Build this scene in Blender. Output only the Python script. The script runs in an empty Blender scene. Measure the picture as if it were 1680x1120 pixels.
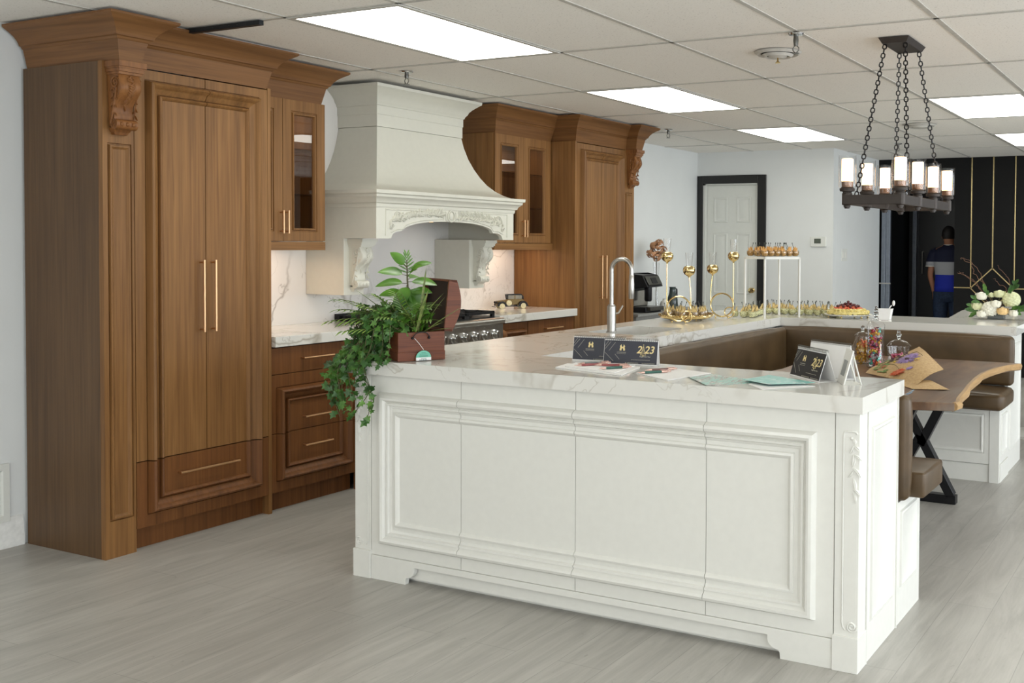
import bpy, bmesh, math, random
from mathutils import Vector, Matrix, noise
PI = math.pi
rnd = random.Random(7)
scene = bpy.context.scene
COL = bpy.data.collections.new('kitchen_showroom'); scene.collection.children.link(COL)

# ------------------------------------------------------------------ mesh builder
class MB:
    def __init__(s): s.v = []; s.f = []; s.T = Matrix.Identity(4)
    def add(s, vs, fs):
        n = len(s.v); s.v += [s.T @ Vector(p) for p in vs]; s.f += [tuple(i + n for i in f) for f in fs]; return s
    def box(s, x0, x1, y0, y1, z0, z1):
        return s.add([(x0,y0,z0),(x1,y0,z0),(x1,y1,z0),(x0,y1,z0),(x0,y0,z1),(x1,y0,z1),(x1,y1,z1),(x0,y1,z1)],
                     [(0,3,2,1),(4,5,6,7),(0,1,5,4),(1,2,6,5),(2,3,7,6),(3,0,4,7)])
    def prism(s, poly, a, b, ax='z'):
        # poly 2D extruded from a to b along ax; ax z:(x,y) y:(x,z) x:(y,z)
        f = {'z': lambda p, t: (p[0], p[1], t), 'y': lambda p, t: (p[0], t, p[1]), 'x': lambda p, t: (t, p[0], p[1])}[ax]
        n = len(poly)
        return s.add([f(p, a) for p in poly] + [f(p, b) for p in poly],
                     [tuple(range(n))[::-1], tuple(range(n, 2*n))] + [(i, (i+1) % n, n+(i+1) % n, n+i) for i in range(n)])
    def lathe(s, prof, n=24, c=(0,0,0), cap=True):
        vs = [(c[0]+r*math.cos(2*PI*k/n), c[1]+r*math.sin(2*PI*k/n), c[2]+z) for r, z in prof for k in range(n)]
        fs = [(i*n+k, i*n+(k+1) % n, (i+1)*n+(k+1) % n, (i+1)*n+k) for i in range(len(prof)-1) for k in range(n)]
        if cap:
            if prof[0][0] > 1e-4: fs.append(tuple(range(n))[::-1])
            if prof[-1][0] > 1e-4: fs.append(tuple((len(prof)-1)*n+k for k in range(n)))
        return s.add(vs, fs)
    def tube(s, pts, r, n=8, closed=False, flat=1.0):
        pts = [Vector(p) for p in pts]; N = len(pts)
        rs = r if isinstance(r, (list, tuple)) else [r]*N
        up = None; vs = []
        for i, p in enumerate(pts):
            if closed: t = pts[(i+1) % N]-pts[i-1]
            else: t = pts[min(i+1, N-1)]-pts[max(i-1, 0)]
            t.normalize() if t.length > 1e-9 else None
            if up is None:
                up = Vector((0,0,1)) if abs(t.z) < .9 else Vector((1,0,0))
            a = t.cross(up)
            if a.length < 1e-6: a = t.cross(Vector((0,1,.1)))
            a.normalize(); b = a.cross(t).normalized(); up = b
            for k in range(n):
                w = 2*PI*k/n; vs.append(p+a*(rs[i]*math.cos(w))+b*(rs[i]*flat*math.sin(w)))
        m = N if closed else N-1
        fs = [(i*n+k, i*n+(k+1) % n, ((i+1) % N)*n+(k+1) % n, ((i+1) % N)*n+k) for i in range(m) for k in range(n)]
        if not closed: fs += [tuple(range(n))[::-1], tuple((N-1)*n+k for k in range(n))]
        return s.add(vs, fs)
    def ball(s, c, r, n=12, m=8, sc=(1,1,1), jit=0, seed=0):
        vs = []; fs = []
        for i in range(m+1):
            th = PI*i/m
            for k in range(n):
                ph = 2*PI*k/n; d = Vector((math.sin(th)*math.cos(ph), math.sin(th)*math.sin(ph), math.cos(th)))
                q = r*(1+(jit*noise.noise(d*2.2+Vector((seed*3.1, seed, 0))) if jit else 0))
                vs.append((c[0]+d.x*q*sc[0], c[1]+d.y*q*sc[1], c[2]+d.z*q*sc[2]))
        for i in range(m):
            for k in range(n):
                if i == 0: fs.append((k, n+k, n+(k+1) % n))
                elif i == m-1: fs.append((i*n+k, (i+1)*n+k, i*n+(k+1) % n))
                else: fs.append((i*n+k, (i+1)*n+k, (i+1)*n+(k+1) % n, i*n+(k+1) % n))
        return s.add(vs, fs)
    def loft(s, rings, cap=True):
        n = len(rings[0]); vs = [p for r in rings for p in r]
        fs = [(i*n+k, i*n+(k+1) % n, (i+1)*n+(k+1) % n, (i+1)*n+k) for i in range(len(rings)-1) for k in range(n)]
        if cap: fs += [tuple(range(n))[::-1], tuple((len(rings)-1)*n+k for k in range(n))]
        return s.add(vs, fs)
    def grid(s, fn, nu, nv, flip=False):
        vs = [fn(i/nu, j/nv) for i in range(nu+1) for j in range(nv+1)]
        fs = [(i*(nv+1)+j, (i+1)*(nv+1)+j, (i+1)*(nv+1)+j+1, i*(nv+1)+j+1) for i in range(nu) for j in range(nv)]
        if flip: fs = [f[::-1] for f in fs]
        return s.add(vs, fs)
    # profile swept along a flat path; prof = [(out, z)], side=+1 offsets to the right of travel
    def sweep(s, path, prof, side=1, closed=False):
        P = [Vector((p[0], p[1])) for p in path]; N = len(P); rows = []
        for i in range(N):
            ns = []
            if closed or i > 0: d = (P[i]-P[i-1]).normalized(); ns.append(Vector((d.y, -d.x))*side)
            if closed or i < N-1: d = (P[(i+1) % N]-P[i]).normalized(); ns.append(Vector((d.y, -d.x))*side)
            m = ns[0] if len(ns) == 1 else (ns[0]+ns[1])/(1+ns[0].dot(ns[1]))
            rows.append([(P[i].x+m.x*o, P[i].y+m.y*o, z) for o, z in prof])
        n = len(prof); vs = [p for r in rows for p in r]; k = N if closed else N-1
        fs = [(i*n+j, ((i+1) % N)*n+j, ((i+1) % N)*n+j+1, i*n+j+1) for i in range(k) for j in range(n-1)]
        fs += [(i*n+n-1, ((i+1) % N)*n+n-1, ((i+1) % N)*n, i*n) for i in range(k)]
        if not closed: fs += [tuple(range(n)), tuple((N-1)*n+j for j in range(n))[::-1]]
        return s.add(vs, fs)
    # moulded panel. o origin, U V in-plane, N normal; R0 outer rect, R1 where the moulding starts; prof [(inset, height)]
    def panel(s, o, U, V, N, R0, R1, prof, t=.02):
        o, U, V, N = map(Vector, (o, U, V, N)); rings = [(R0, -t), (R0, 0)]
        for d, h in prof: rings.append(((R1[0]+d, R1[1]-d, R1[2]+d, R1[3]-d), h))
        vs = []
        for (a, b, c, d), h in rings:
            for x, y in ((a,c),(b,c),(b,d),(a,d)): vs.append(o+U*x+V*y+N*h)
        fs = [(i*4+k, i*4+(k+1) % 4, i*4+4+(k+1) % 4, i*4+4+k) for i in range(len(rings)-1) for k in range(4)]
        fs += [(3,2,1,0), tuple(len(rings)*4-4+k for k in range(4))]
        if U.cross(V).dot(N) < 0: fs = [f[::-1] for f in fs]
        return s.add(vs, fs)
    def clip(s, planes):
        bm = s.bm()
        for co, no in planes:
            g = bmesh.ops.bisect_plane(bm, geom=bm.verts[:]+bm.edges[:]+bm.faces[:], plane_co=co, plane_no=no, clear_outer=True)
            es = [e for e in g['geom_cut'] if isinstance(e, bmesh.types.BMEdge)]
            if es: bmesh.ops.holes_fill(bm, edges=es)
        bm.verts.index_update()
        s.v = [v.co.copy() for v in bm.verts]; s.f = [tuple(v.index for v in f.verts) for f in bm.faces]; bm.free(); return s
    def bm(s):
        bm = bmesh.new(); vs = [bm.verts.new(v) for v in s.v]
        for f in s.f:
            try: bm.faces.new([vs[i] for i in f])
            except ValueError: pass
        return bm
    def at(s, loc=(0,0,0), rz=0, rx=0, ry=0, sc=1):
        s.T = Matrix.Translation(loc) @ Matrix.Rotation(rz, 4, 'Z') @ Matrix.Rotation(ry, 4, 'Y') @ Matrix.Rotation(rx, 4, 'X') @ Matrix.Scale(sc, 4); return s

def link(o, parent=None):
    COL.objects.link(o)
    if parent is not None: o.parent = parent
    return o
def tag(o, label=None, cat=None, group=None, kind=None):
    if label: o['label'] = label
    if cat: o['category'] = cat
    if group: o['group'] = group
    if kind: o['kind'] = kind
    return o
def thing(name, label, cat, loc=(0,0,0), rz=0, group=None):
    o = bpy.data.objects.new(name, None); o.empty_display_size = .05; link(o)
    o.location = loc; o.rotation_euler = (0,0,rz); o['_w'] = 1
    del o['_w']
    return tag(o, label, cat, group)
def part(name, mb, m, parent=None, world=True, bev=0, seg=2, sharp=35, mods=None, fix=True, subsurf=0):
    """one mesh object. world: vertices are in world metres, moved into the parent's frame"""
    me = bpy.data.meshes.new(name); bm = mb.bm()
    if fix:
        bmesh.ops.remove_doubles(bm, verts=bm.verts[:], dist=1e-6)
        bmesh.ops.recalc_face_normals(bm, faces=bm.faces[:])
    bm.to_mesh(me); bm.free()
    if world and parent is not None:
        L = Vector((0,0,0)); p = parent
        while p is not None: L += p.location; p = p.parent
        me.transform(Matrix.Translation(-L))
    me.materials.append(m)
    for p in me.polygons: p.use_smooth = True
    if sharp < 180: me.set_sharp_from_angle(angle=math.radians(sharp))
    o = bpy.data.objects.new(name, me); link(o, parent)
    if bev:
        b = o.modifiers.new('bevel', 'BEVEL'); b.width = bev; b.segments = seg; b.limit_method = 'ANGLE'; b.angle_limit = math.radians(40); b.harden_normals = True
    if subsurf:
        b = o.modifiers.new('sub', 'SUBSURF'); b.levels = subsurf; b.render_levels = subsurf
    return o
def single(name, mb, m, label, cat, group=None, **k):
    """a top-level thing that is one mesh, origin at the foot of its box"""
    xs = [v.x for v in mb.v]; ys = [v.y for v in mb.v]; zs = [v.z for v in mb.v]
    L = Vector(((min(xs)+max(xs))/2, (min(ys)+max(ys))/2, min(zs)))
    for v in mb.v: v -= L
    o = part(name, mb, m, None, **k); o.location = L
    return tag(o, label, cat, group)
def struct(name, mb, m, parent=None, **k):
    o = part(name, mb, m, parent, **k)
    if parent is None: o['kind'] = 'structure'
    return o
def dup(root, loc=None, rz=None, label=None, group=None, sc=None, rot=None):
    r = root.copy(); COL.objects.link(r)
    if loc is not None: r.location = loc
    if rz is not None: r.rotation_euler = (0,0,rz)
    if rot is not None: r.rotation_euler = rot
    if sc is not None: r.scale = (sc,)*3 if not hasattr(sc, '__len__') else sc
    if label: r['label'] = label
    if group: r['group'] = group
    for ch in list(root.children):
        c = ch.copy(); COL.objects.link(c); c.parent = r
        for g in list(ch.children):
            d = g.copy(); COL.objects.link(d); d.parent = c
    return r

# ------------------------------------------------------------------ materials
def lin(c):
    if isinstance(c, str): c = tuple(int(c[i:i+2], 16)/255 for i in (0,2,4))
    return tuple(x/12.92 if x <= .04045 else ((x+.055)/1.055)**2.4 for x in c)+(1,)
class G:
    def __init__(s, name):
        s.m = bpy.data.materials.new(name); s.m.use_nodes = True; s.t = s.m.node_tree; s.n = s.t.nodes
        s.b = s.n['Principled BSDF']; s.out = s.n['Material Output']
    def new(s, ty, **k):
        x = s.n.new(ty)
        for a, b in k.items(): setattr(x, a, b)
        return x
    def l(s, a, b): s.t.links.new(a, b)
    def coord(s, scale=(1,1,1), kind='Object', rot=(0,0,0)):
        c = s.new('ShaderNodeTexCoord'); m = s.new('ShaderNodeMapping'); m.inputs['Scale'].default_value = scale; m.inputs['Rotation'].default_value = rot
        s.l(c.outputs[kind], m.inputs[0]); return m.outputs[0]
    def noise(s, vec, scale=5, detail=4, rough=.5, dist=0):
        x = s.new('ShaderNodeTexNoise'); x.inputs['Scale'].default_value = scale; x.inputs['Detail'].default_value = detail
        x.inputs['Roughness'].default_value = rough; x.inputs['Distortion'].default_value = dist
        if vec is not None: s.l(vec, x.inputs['Vector'])
        return x.outputs['Fac']
    def ramp(s, fac, stops, interp='LINEAR'):
        x = s.new('ShaderNodeValToRGB'); e = x.color_ramp.elements; x.color_ramp.interpolation = interp
        while len(e) < len(stops): e.new(.5)
        for q, (p, c) in zip(e, stops): q.position = p; q.color = c if len(c) == 4 else lin(c)
        s.l(fac, x.inputs[0]); return x.outputs[0]
    def mix(s, fac, a, b, mode='MIX'):
        x = s.new('ShaderNodeMix', data_type='RGBA', blend_type=mode)
        for i, v in ((0, fac), (6, a), (7, b)):
            if isinstance(v, (int, float)): x.inputs[i].default_value = v
            elif isinstance(v, tuple): x.inputs[i].default_value = v
            else: s.l(v, x.inputs[i])
        return x.outputs[2]
    def math(s, op, a, b=0, c=None):
        x = s.new('ShaderNodeMath', operation=op)
        for i, v in enumerate((a, b) if c is None else (a, b, c)):
            if isinstance(v, (int, float)): x.inputs[i].default_value = v
            else: s.l(v, x.inputs[i])
        return x.outputs[0]
    def bump(s, h, st=.1, dist=.01):
        x = s.new('ShaderNodeBump'); x.inputs['Strength'].default_value = st; x.inputs['Distance'].default_value = dist
        s.l(h, x.inputs['Height']); s.l(x.outputs[0], s.b.inputs['Normal'])
    def set(s, **k):
        nm = dict(col='Base Color', rough='Roughness', metal='Metallic', spec='Specular IOR Level', trans='Transmission Weight', ior='IOR', coat='Coat Weight', crough='Coat Roughness', alpha='Alpha', ecol='Emission Color', es='Emission Strength', sss='Subsurface Weight', sheen='Sheen Weight')
        for a, v in k.items():
            i = s.b.inputs[nm[a]]
            if a in ('col', 'ecol') and isinstance(v, (str, tuple)): i.default_value = lin(v) if isinstance(v, str) or len(v) == 3 else v
            elif isinstance(v, (int, float)): i.default_value = v
            else: s.l(v, i)
        return s
def plain(name, col, rough=.5, metal=0, var=.06, scale=30, **k):
    g = G(name); n = g.noise(g.coord(), scale, 3); c = lin(col)
    d = tuple(x*(1-var*2) for x in c[:3])+(1,); u = tuple(min(1, x*(1+var)) for x in c[:3])+(1,)
    g.set(col=g.ramp(n, [(.3, d), (.7, u)]), rough=rough, metal=metal, **k); return g.m
def wood(name, axis, dark, mid, light, rough=.5, sc=1.0):
    g = G(name)
    s1 = [9*sc]*3; s2 = [70*sc]*3
    for ax_ in axis: s1['xyz'.index(ax_)] = .55*sc; s2['xyz'.index(ax_)] = 1.6*sc
    a = g.noise(g.coord(tuple(s1)), 1.0, 5, .55, 1.6); b = g.noise(g.coord(tuple(s2)), 1.0, 4, .6, .3)
    c = g.ramp(a, [(.12, lin(dark)), (.5, lin(mid)), (.88, lin(light))])
    c = g.mix(.32, c, g.ramp(b, [(.3, lin(dark)), (.62, lin(light))]), 'MIX')
    s3 = [26*sc]*3
    for ax_ in axis: s3['xyz'.index(ax_)] = .9*sc
    p = g.noise(g.coord(tuple(s3)), 1.0, 3, .5, .8)
    c = g.mix(g.ramp(p, [(.60, (0,0,0,1)), (.72, (.45,.45,.45,1))]), c, lin(dark))
    g.set(col=c, rough=rough, spec=.28); g.bump(b, .06, .002); return g.m
def marble(name, base='E9E7E2', vein='8E8272', scale=1.0, rough=.13):
    g = G(name); co = g.coord((scale,)*3); co.node.inputs['Location'].default_value = (1.37,.62,.21)
    w = g.new('ShaderNodeTexNoise'); w.inputs['Scale'].default_value = 1.3; w.inputs['Detail'].default_value = 5; g.l(co, w.inputs['Vector'])
    ad = g.new('ShaderNodeVectorMath', operation='MULTIPLY_ADD'); g.l(w.outputs['Color'], ad.inputs[0]); ad.inputs[1].default_value = (.9,.9,.9); g.l(co, ad.inputs[2])
    n = g.noise(ad.outputs[0], 1.15, 3, .5, .5)
    v = g.math('ABSOLUTE', g.math('SUBTRACT', n, .5))
    thin = g.ramp(v, [(.0, (.65,.65,.65,1)), (.006, (.32,.32,.32,1)), (.015, (0,0,0,1))])
    n2 = g.noise(ad.outputs[0], 2.6, 4, .6, .8); v2 = g.math('ABSOLUTE', g.math('SUBTRACT', n2, .52))
    thin2 = g.ramp(v2, [(.0, (.5,.5,.5,1)), (.01, (0,0,0,1))])
    msk = g.ramp(g.noise(co, .9, 2), [(.42, (0,0,0,1)), (.6, (1,1,1,1))])
    f = g.math('MULTIPLY', g.math('MAXIMUM', thin, thin2), msk)
    cl = g.ramp(g.noise(co, 2.0, 3), [(.3, lin(base)), (.75, tuple(min(1, x*1.04) for x in lin(base)[:3])+(1,))])
    g.set(col=g.mix(f, cl, lin(vein)), rough=rough, spec=.5); return g.m
def glass(name, tint=(1,1,1,1), rough=0, refl=1.0):
    g = G(name); tr = g.new('ShaderNodeBsdfTransparent'); tr.inputs[0].default_value = tint
    gl = g.new('ShaderNodeBsdfGlossy'); gl.inputs['Roughness'].default_value = rough
    fr = g.new('ShaderNodeLayerWeight'); fr.inputs[0].default_value = .5; fz = g.math('MULTIPLY_ADD', g.math('POWER', fr.outputs['Facing'], 5), .8, .045)
    mx = g.new('ShaderNodeMixShader'); g.l(g.math('MULTIPLY', fz, refl), mx.inputs[0]); g.l(tr.outputs[0], mx.inputs[1]); g.l(gl.outputs[0], mx.inputs[2])
    g.l(mx.outputs[0], g.out.inputs[0]); return g.m
def emit(name, col, st):
    g = G(name); g.set(col=col, ecol=col, es=st); return g.m

W = dict(dark='54371C', mid='7F5831', light='987043')
WD = dict(dark='43280F', mid='6E4422', light='8A5A30')
m_wv = wood('walnut_vertical', 'z', **W); m_wy = wood('walnut_along_wall', 'y', **W)
m_wbv = wood('walnut_base_vertical', 'z', '45280F', '6C4323', '83562E')
m_wside = wood('walnut_side_shaded', 'z', '453222', '5B442D', '6C5237', rough=.5)  # darker copy of the walnut: the end panel's shade is put into its colour
m_wcarve = wood('walnut_carving', 'z', '4A2A14', '7C4F2A', '98683A', rough=.45)
m_wred = wood('walnut_crown', 'xy', '4E321B', '76502D', '8C633B')
m_brass = plain('brushed_brass', 'D6AE84', .36, 1, .03)
m_gold = plain('polished_gold', 'E2CA92', .16, 1, .02)
m_steel = plain('brushed_steel', 'B5B2AC', .28, 1, .04)
m_steeld = plain('dark_steel', '6A6964', .35, 1, .04)
m_chrome = plain('chrome', 'C9CACB', .1, 1, .01)
m_blackm = plain('black_metal', '17171A', .4, .3)
m_iron = plain('cast_iron', '141416', .5, .2)
m_white = plain('white_lacquer', 'E0DFD8', .38, var=.01)
m_cream = plain('hood_cream_paint', 'D5D3C6', .45, var=.01)
m_wall = plain('wall_paint', 'DCDEDC', .6, var=.01, scale=4)
m_paper = plain('white_paper', 'EDECEA', .7, var=.01)
m_black = plain('black_wall_panel', '060606', .6, var=.05, spec=.25)
m_bframe = plain('black_door_frame', '181817', .4)
m_doorp = plain('white_door_paint', 'D9DAD3', .5, var=.01)
m_marble = marble('quartz_counter', 'D9D7D0', '90846F', 1.0, .12)
m_marblew = marble('quartz_backsplash', 'E4E1DC', '8C8478', 1.1, .2)
m_glass = glass('clear_glass'); m_glassd = glass('cabinet_glass', (.86,.84,.82,1), 0, 1.3)
m_dark = plain('gap_shade', '0B0908', .8)  # near-black stands for the shade in gaps, cabinet interiors and vent openings
# ------------------------------------------------------------------ room shell
ZC = 2.465; XR = 8.6; YB = -6.6; YD = 7.227; YK = 8.85; XO = 2.47; XN = 1.575
def floor_mat():
    g = G('grey_vinyl_plank'); co = g.coord((1,1,1), rot=(0,0,0))
    # planks run along Y
    sw = g.new('ShaderNodeMapping'); sw.inputs['Rotation'].default_value = (0,0,PI/2); c = g.new('ShaderNodeTexCoord'); g.l(c.outputs['Object'], sw.inputs[0])
    br = g.new('ShaderNodeTexBrick'); g.l(sw.outputs[0], br.inputs['Vector'])
    br.inputs['Scale'].default_value = 1; br.inputs['Brick Width'].default_value = 1.22; br.inputs['Row Height'].default_value = .18
    br.inputs['Mortar Size'].default_value = .0012; br.inputs['Mortar Smooth'].default_value = .1; br.offset = .37
    br.inputs['Color1'].default_value = (.2,.2,.2,1); br.inputs['Color2'].default_value = (.8,.8,.8,1); br.inputs['Mortar'].default_value = (0,0,0,1)
    gr = g.noise(g.coord((9,1.1,1)), 1, 6, .62, 1.6); fine = g.noise(g.coord((120,5,1)), 1, 4, .6, .4)
    base = g.ramp(gr, [(.25, lin('94918A')), (.5, lin('A9A69F')), (.75, lin('BDBAB3'))])
    base = g.mix(.18, base, g.ramp(fine, [(.3, lin('9A958D')), (.7, lin('CCC7BF'))]))
    tone = g.ramp(br.outputs['Color'], [(0, (.90,.90,.90,1)), (1, (1.0,1.0,1.0,1))])
    base = g.mix(1.0, base, tone, 'MULTIPLY')
    base = g.mix(g.math('MULTIPLY', br.outputs['Fac'], .4), base, lin('5F5B56'))
    fk = g.noise(g.coord((30,9,1)), 1, 4, .7, 2.0); base = g.mix(g.ramp(fk, [(.64,(0,0,0,1)),(.72,(.45,.45,.45,1))]), base, lin('7E7A70'))
    g.set(col=base, rough=g.math('MULTIPLY_ADD', fine, .2, .28), spec=.45); g.bump(fine, .05, .002); return g.m
def ceil_mat():
    g = G('acoustic_ceiling_tile'); n = g.noise(g.coord(), 120, 2); m = g.noise(g.coord(), 35, 3)
    c = g.ramp(n, [(.28, lin('C9C4BB')), (.36, lin('F0ECE4')), (.8, lin('F4F0E9'))])
    g.set(col=c, rough=.85); g.bump(n, .15, .003); return g.m
m_floor = floor_mat(); m_ceil = ceil_mat(); m_tbar = plain('ceiling_grid_metal', 'BFBCB4', .5)
b = MB(); b.box(-.1, XR+.1, YB-.1, 11.2, -.08, 0); struct('floor', b, m_floor)
b = MB(); b.box(-.1, XR+.1, YB-.1, 11.2, ZC, ZC+.05); struct('ceiling', b, m_ceil)
def wall(name, x0, x1, y0, y1, m=None, z0=0, z1=ZC):
    b = MB(); b.box(x0, x1, y0, y1, z0, z1); return struct(name, b, m or m_wall)
wall('wall_kitchen', -.1, 0, YB, YD+.1)
b = MB()   # door wall with an opening for the door
b.box(0, .02, YD, YD+.1, 0, ZC); b.box(.775, XN-.001, YD, YD+.1, 0, ZC); b.box(.02, .775, YD, YD+.1, 2.165, ZC)
struct('wall_door', b, m_wall)
wall('wall_corner', XN-.1, XN, YD+.1, YK+.05)
# black panel wall with brass inlays, its left edge open to the recess where the person stands
wall('wall_black', XO, XR, YK, YK+.08, m_black)
wall('wall_recess_back', XN-.1, 4.5, 10.9, 11.0, m_black); wall('wall_recess_left', XN-.1, XN, YK+.05, 10.9, m_black)
wall('wall_recess_right', 4.5, 4.6, YK+.08, 11.0, m_black)
b = MB(); b.box(XN, XO+.6, YK+.02, YK+.08, 2.16, ZC); b.box(XN, XO, YK, YK+.03, 2.16, ZC); struct('wall_recess_header', b, m_black)
# right wall and rear wall carry the shop windows that light the room
def wall_with_openings(name, ax, pos, t, a0, a1, ops):
    b = MB()
    def bx(p, q, z0, z1):
        if q-p < 1e-4 or z1-z0 < 1e-4: return
        b.box(pos, pos+t, p, q, z0, z1) if ax == 'x' else b.box(p, q, pos, pos+t, z0, z1)
    cur = a0
    for p, q, z0, z1 in ops: bx(cur, p, 0, ZC); bx(p, q, 0, z0); bx(p, q, z1, ZC); cur = q
    bx(cur, a1, 0, ZC); struct(name, b, m_wall)
OPS = [(-5.6,-3.0,.35,2.25), (-2.4,.6,.35,2.25), (1.2,4.2,.35,2.25), (5.2,8.2,.55,2.2)]
wall_with_openings('wall_right', 'x', XR, .1, YB, 11.2, OPS)
OPB = [(1.0,3.6,.35,2.25), (4.4,7.6,.35,2.25)]
wall_with_openings('wall_rear', 'y', YB-.1, .1, 0, XR, OPB)
m_wframe = plain('window_frame_white', 'E8E8E6', .4)
wi = 0
m_slat = plain('window_blind_white', 'E6E8EC', .6)
for ax, lst in (('x', OPS), ('y', OPB)):
    for p, q, z0, z1 in lst:
        wi += 1; b = MB()
        def bx(u0, u1, a, c, d=.06):
            b.box(XR+.02, XR+.02+d, u0, u1, a, c) if ax == 'x' else b.box(u0, u1, YB-.08, YB-.08+d, a, c)
        bx(p, p+.05, z0, z1); bx(q-.05, q, z0, z1); bx(p, q, z0, z0+.05); bx(p, q, z1-.05, z1); m = (p+q)/2; bx(m-.02, m+.02, z0, z1)
        w = struct('window_%d' % wi, b, m_wframe)
        g_ = MB()
        g_.box(XR+.045, XR+.05, p+.05, q-.05, z0+.05, z1-.05) if ax == 'x' else g_.box(p+.05, q-.05, YB-.055, YB-.05, z0+.05, z1-.05)
        struct('window_pane', g_, m_glass, w)
# baseboards
m_base = plain('baseboard_white', 'E2E2DE', .4)
bp_ = [(0,0),(.018,0),(.018,.055),(.014,.062),(.014,.105),(.009,.118),(.006,.14),(0,.145)]
def baseboard(name, path, side):
    b = MB(); b.sweep(path, [(o+.0, z) for o, z in bp_], side); struct(name, b, m_base)
baseboard('baseboard_kitchen', [(0,YB),(0,-.012)], 1)
baseboard('baseboard_far', [(0,4.80),(0,7.19)], 1)
baseboard('baseboard_corner', [(.85,YD),(XN,YD),(XN,YK)], 1)
# ceiling T-bar grid
b = MB(); PX, PY = .6625, 1.215; GX0 = 1.319; GY0 = .385
x = GX0-2*PX
while x < XR:
    if x > .02: b.box(x-.012, x+.012, YB, YK if x > XO else (YD if x < XN else YK), ZC-.004, ZC+.002)
    x += PX
y = GY0-6*PY
while y < 9:
    if y < YK: b.box(0 if y < YD else XN, XR, y-.012, y+.012, ZC-.004, ZC+.002)
    y += PY
struct('trim_1', b, m_tbar)
# troffer lights
m_diff = emit('light_diffuser', (1.0,1.0,.965), 5.0)
lab = ['long ceiling light panel nearest the tall left cabinet', 'bright ceiling panel beyond the range hood', 'small far ceiling panel above the white door', 'ceiling panel to the right of the chandelier chains', 'ceiling panel at the right edge near the black wall']
k = 0
for gx, gy in [(0,0),(0,2),(0,4),(3,3),(3,5),(3,-3),(0,-4),(6,-1),(6,1),(6,-5),(3,-5)]:  # panels after the first five are unseen, added to light the room
    x0 = GX0+gx*PX; y0 = GY0+gy*PY
    t = thing('ceiling_light', lab[k] if k < 5 else 'recessed ceiling light panel behind or beside the camera, out of the picture', 'ceiling light', (x0+PX/2, y0+PY/2, ZC), group='recessed ceiling light panels')
    b = MB(); b.sweep([(x0,y0),(x0+PX,y0),(x0+PX,y0+PY),(x0,y0+PY)], [(-.03,ZC+.0),(-.03,ZC-.007),(0,ZC-.009),(0,ZC)], 1, True); part('frame', b, m_tbar, t)
    b = MB(); b.box(x0+.02, x0+PX-.02, y0+.02, y0+PY-.02, ZC-.006, ZC-.001); part('diffuser', b, m_diff, t); k += 1

# door in the far wall
d = thing('door_1', None, None); d['kind'] = 'structure'
b = MB(); fx0, fx1, fz = -.004, .815, 2.205
b = MB(); xo0, xo1, xi0, xi1, zo, zi = .004, .822, .07, .725, 2.207, 2.12
b.box(xo0, xi0, YD-.02, YD+.02, 0, zo); b.box(xi1, xo1, YD-.02, YD+.02, 0, zo); b.box(xi0, xi1, YD-.02, YD+.02, zi, zo)
part('door_frame', b, m_bframe, d, bev=.003)
b = MB(); b.box(xi0, xi0+.03, YD-.004, YD+.06, 0, zi); b.box(xi1-.012, xi1, YD-.004, YD+.06, 0, zi); b.box(xi0, xi1, YD-.004, YD+.06, zi-.015, zi)
part('door_jamb', b, m_doorp, d)
b = MB(); x0, x1 = xi0+.032, xi1-.014; b.box(x0, x1, YD+.03, YD+.06, .01, zi-.017)
pr = [(0,0),(.008,-.008),(.02,-.008),(.035,-.001),(.04,0)]
w = (x1-x0)
for (z0, z1) in ((1.70,1.97),(.92,1.58),(.22,.80)):
    for s in (0, 1):
        a = x0+.085+s*(w/2-.03); c = a+w/2-.14
        b.panel((0,YD+.029,0), (1,0,0), (0,0,1), (0,-1,0), (a,c,z0,z1), (a,c,z0,z1), [(0,.0),(.004,.006),(.012,.007),(.02,.002),(.026,.001),(.045,.008)], t=.001)
leaf = part('door_leaf', b, m_doorp, d)
b = MB(); b.at((xi1-.07, YD+.03, .965), rx=PI/2); b.lathe([(.028,0),(.028,.006),(.011,.012),(.011,.03),(.024,.038),(.03,.052),(.024,.066),(0,.07)], 20)
part('door_knob', b, m_gold, leaf)
b = MB(); b.box(.02,.775,YD+.07,YD+.075,0,2.165); struct('trim_2', b, m_doorp)

# thermostat and switches
t = thing('thermostat', 'white thermostat with grey screen on wall right of the door', 'thermostat', (1.42,YD,1.44))
b = MB(); b.box(1.334,1.503,YD-.022,YD,1.44,1.545); part('case', b, m_doorp, t, bev=.006)
b = MB(); b.box(1.375,1.448,YD-.024,YD-.021,1.475,1.525); part('screen', b, plain('lcd_green', '5A6258', .2), t)
t = thing('light_switch', 'white double light switch on the return wall beside the thermostat', 'light switch', (XN,7.6,1.3))
b = MB(); b.box(XN,XN+.006,7.5,7.68,1.29,1.42); part('plate', b, m_doorp, t, bev=.002)
for q in (7.53, 7.61):
    b = MB(); b.box(XN+.005,XN+.012,q,q+.035,1.325,1.385); part('rocker', b, m_white, t, bev=.002)
# wall vent bottom left
t = thing('wall_vent', 'white louvred return vent low on the left wall', 'vent', (0,-.25,.12))
b = MB(); y0, y1, z0, z1 = -.62, -.075, .125, .40
b.sweep([(y0,z0),(y1,z0),(y1,z1),(y0,z1)], [(0,0),(0,.012),(-.03,.014),(-.045,.002)], 1, True)
b.v = [Vector((v.z, v.x, v.y)) for v in b.v]; part('frame', b, m_doorp, t)
b = MB(); z = z0+.04
while z < z1-.04: b.box(.001,.010,y0+.04,y1-.04,z,z+.009); z += .017
o = part('louvres', b, m_doorp, t)
b = MB(); b.box(.0005,.002,y0+.04,y1-.04,z0+.035,z1-.035); part('backing', b, m_dark, t)
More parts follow.
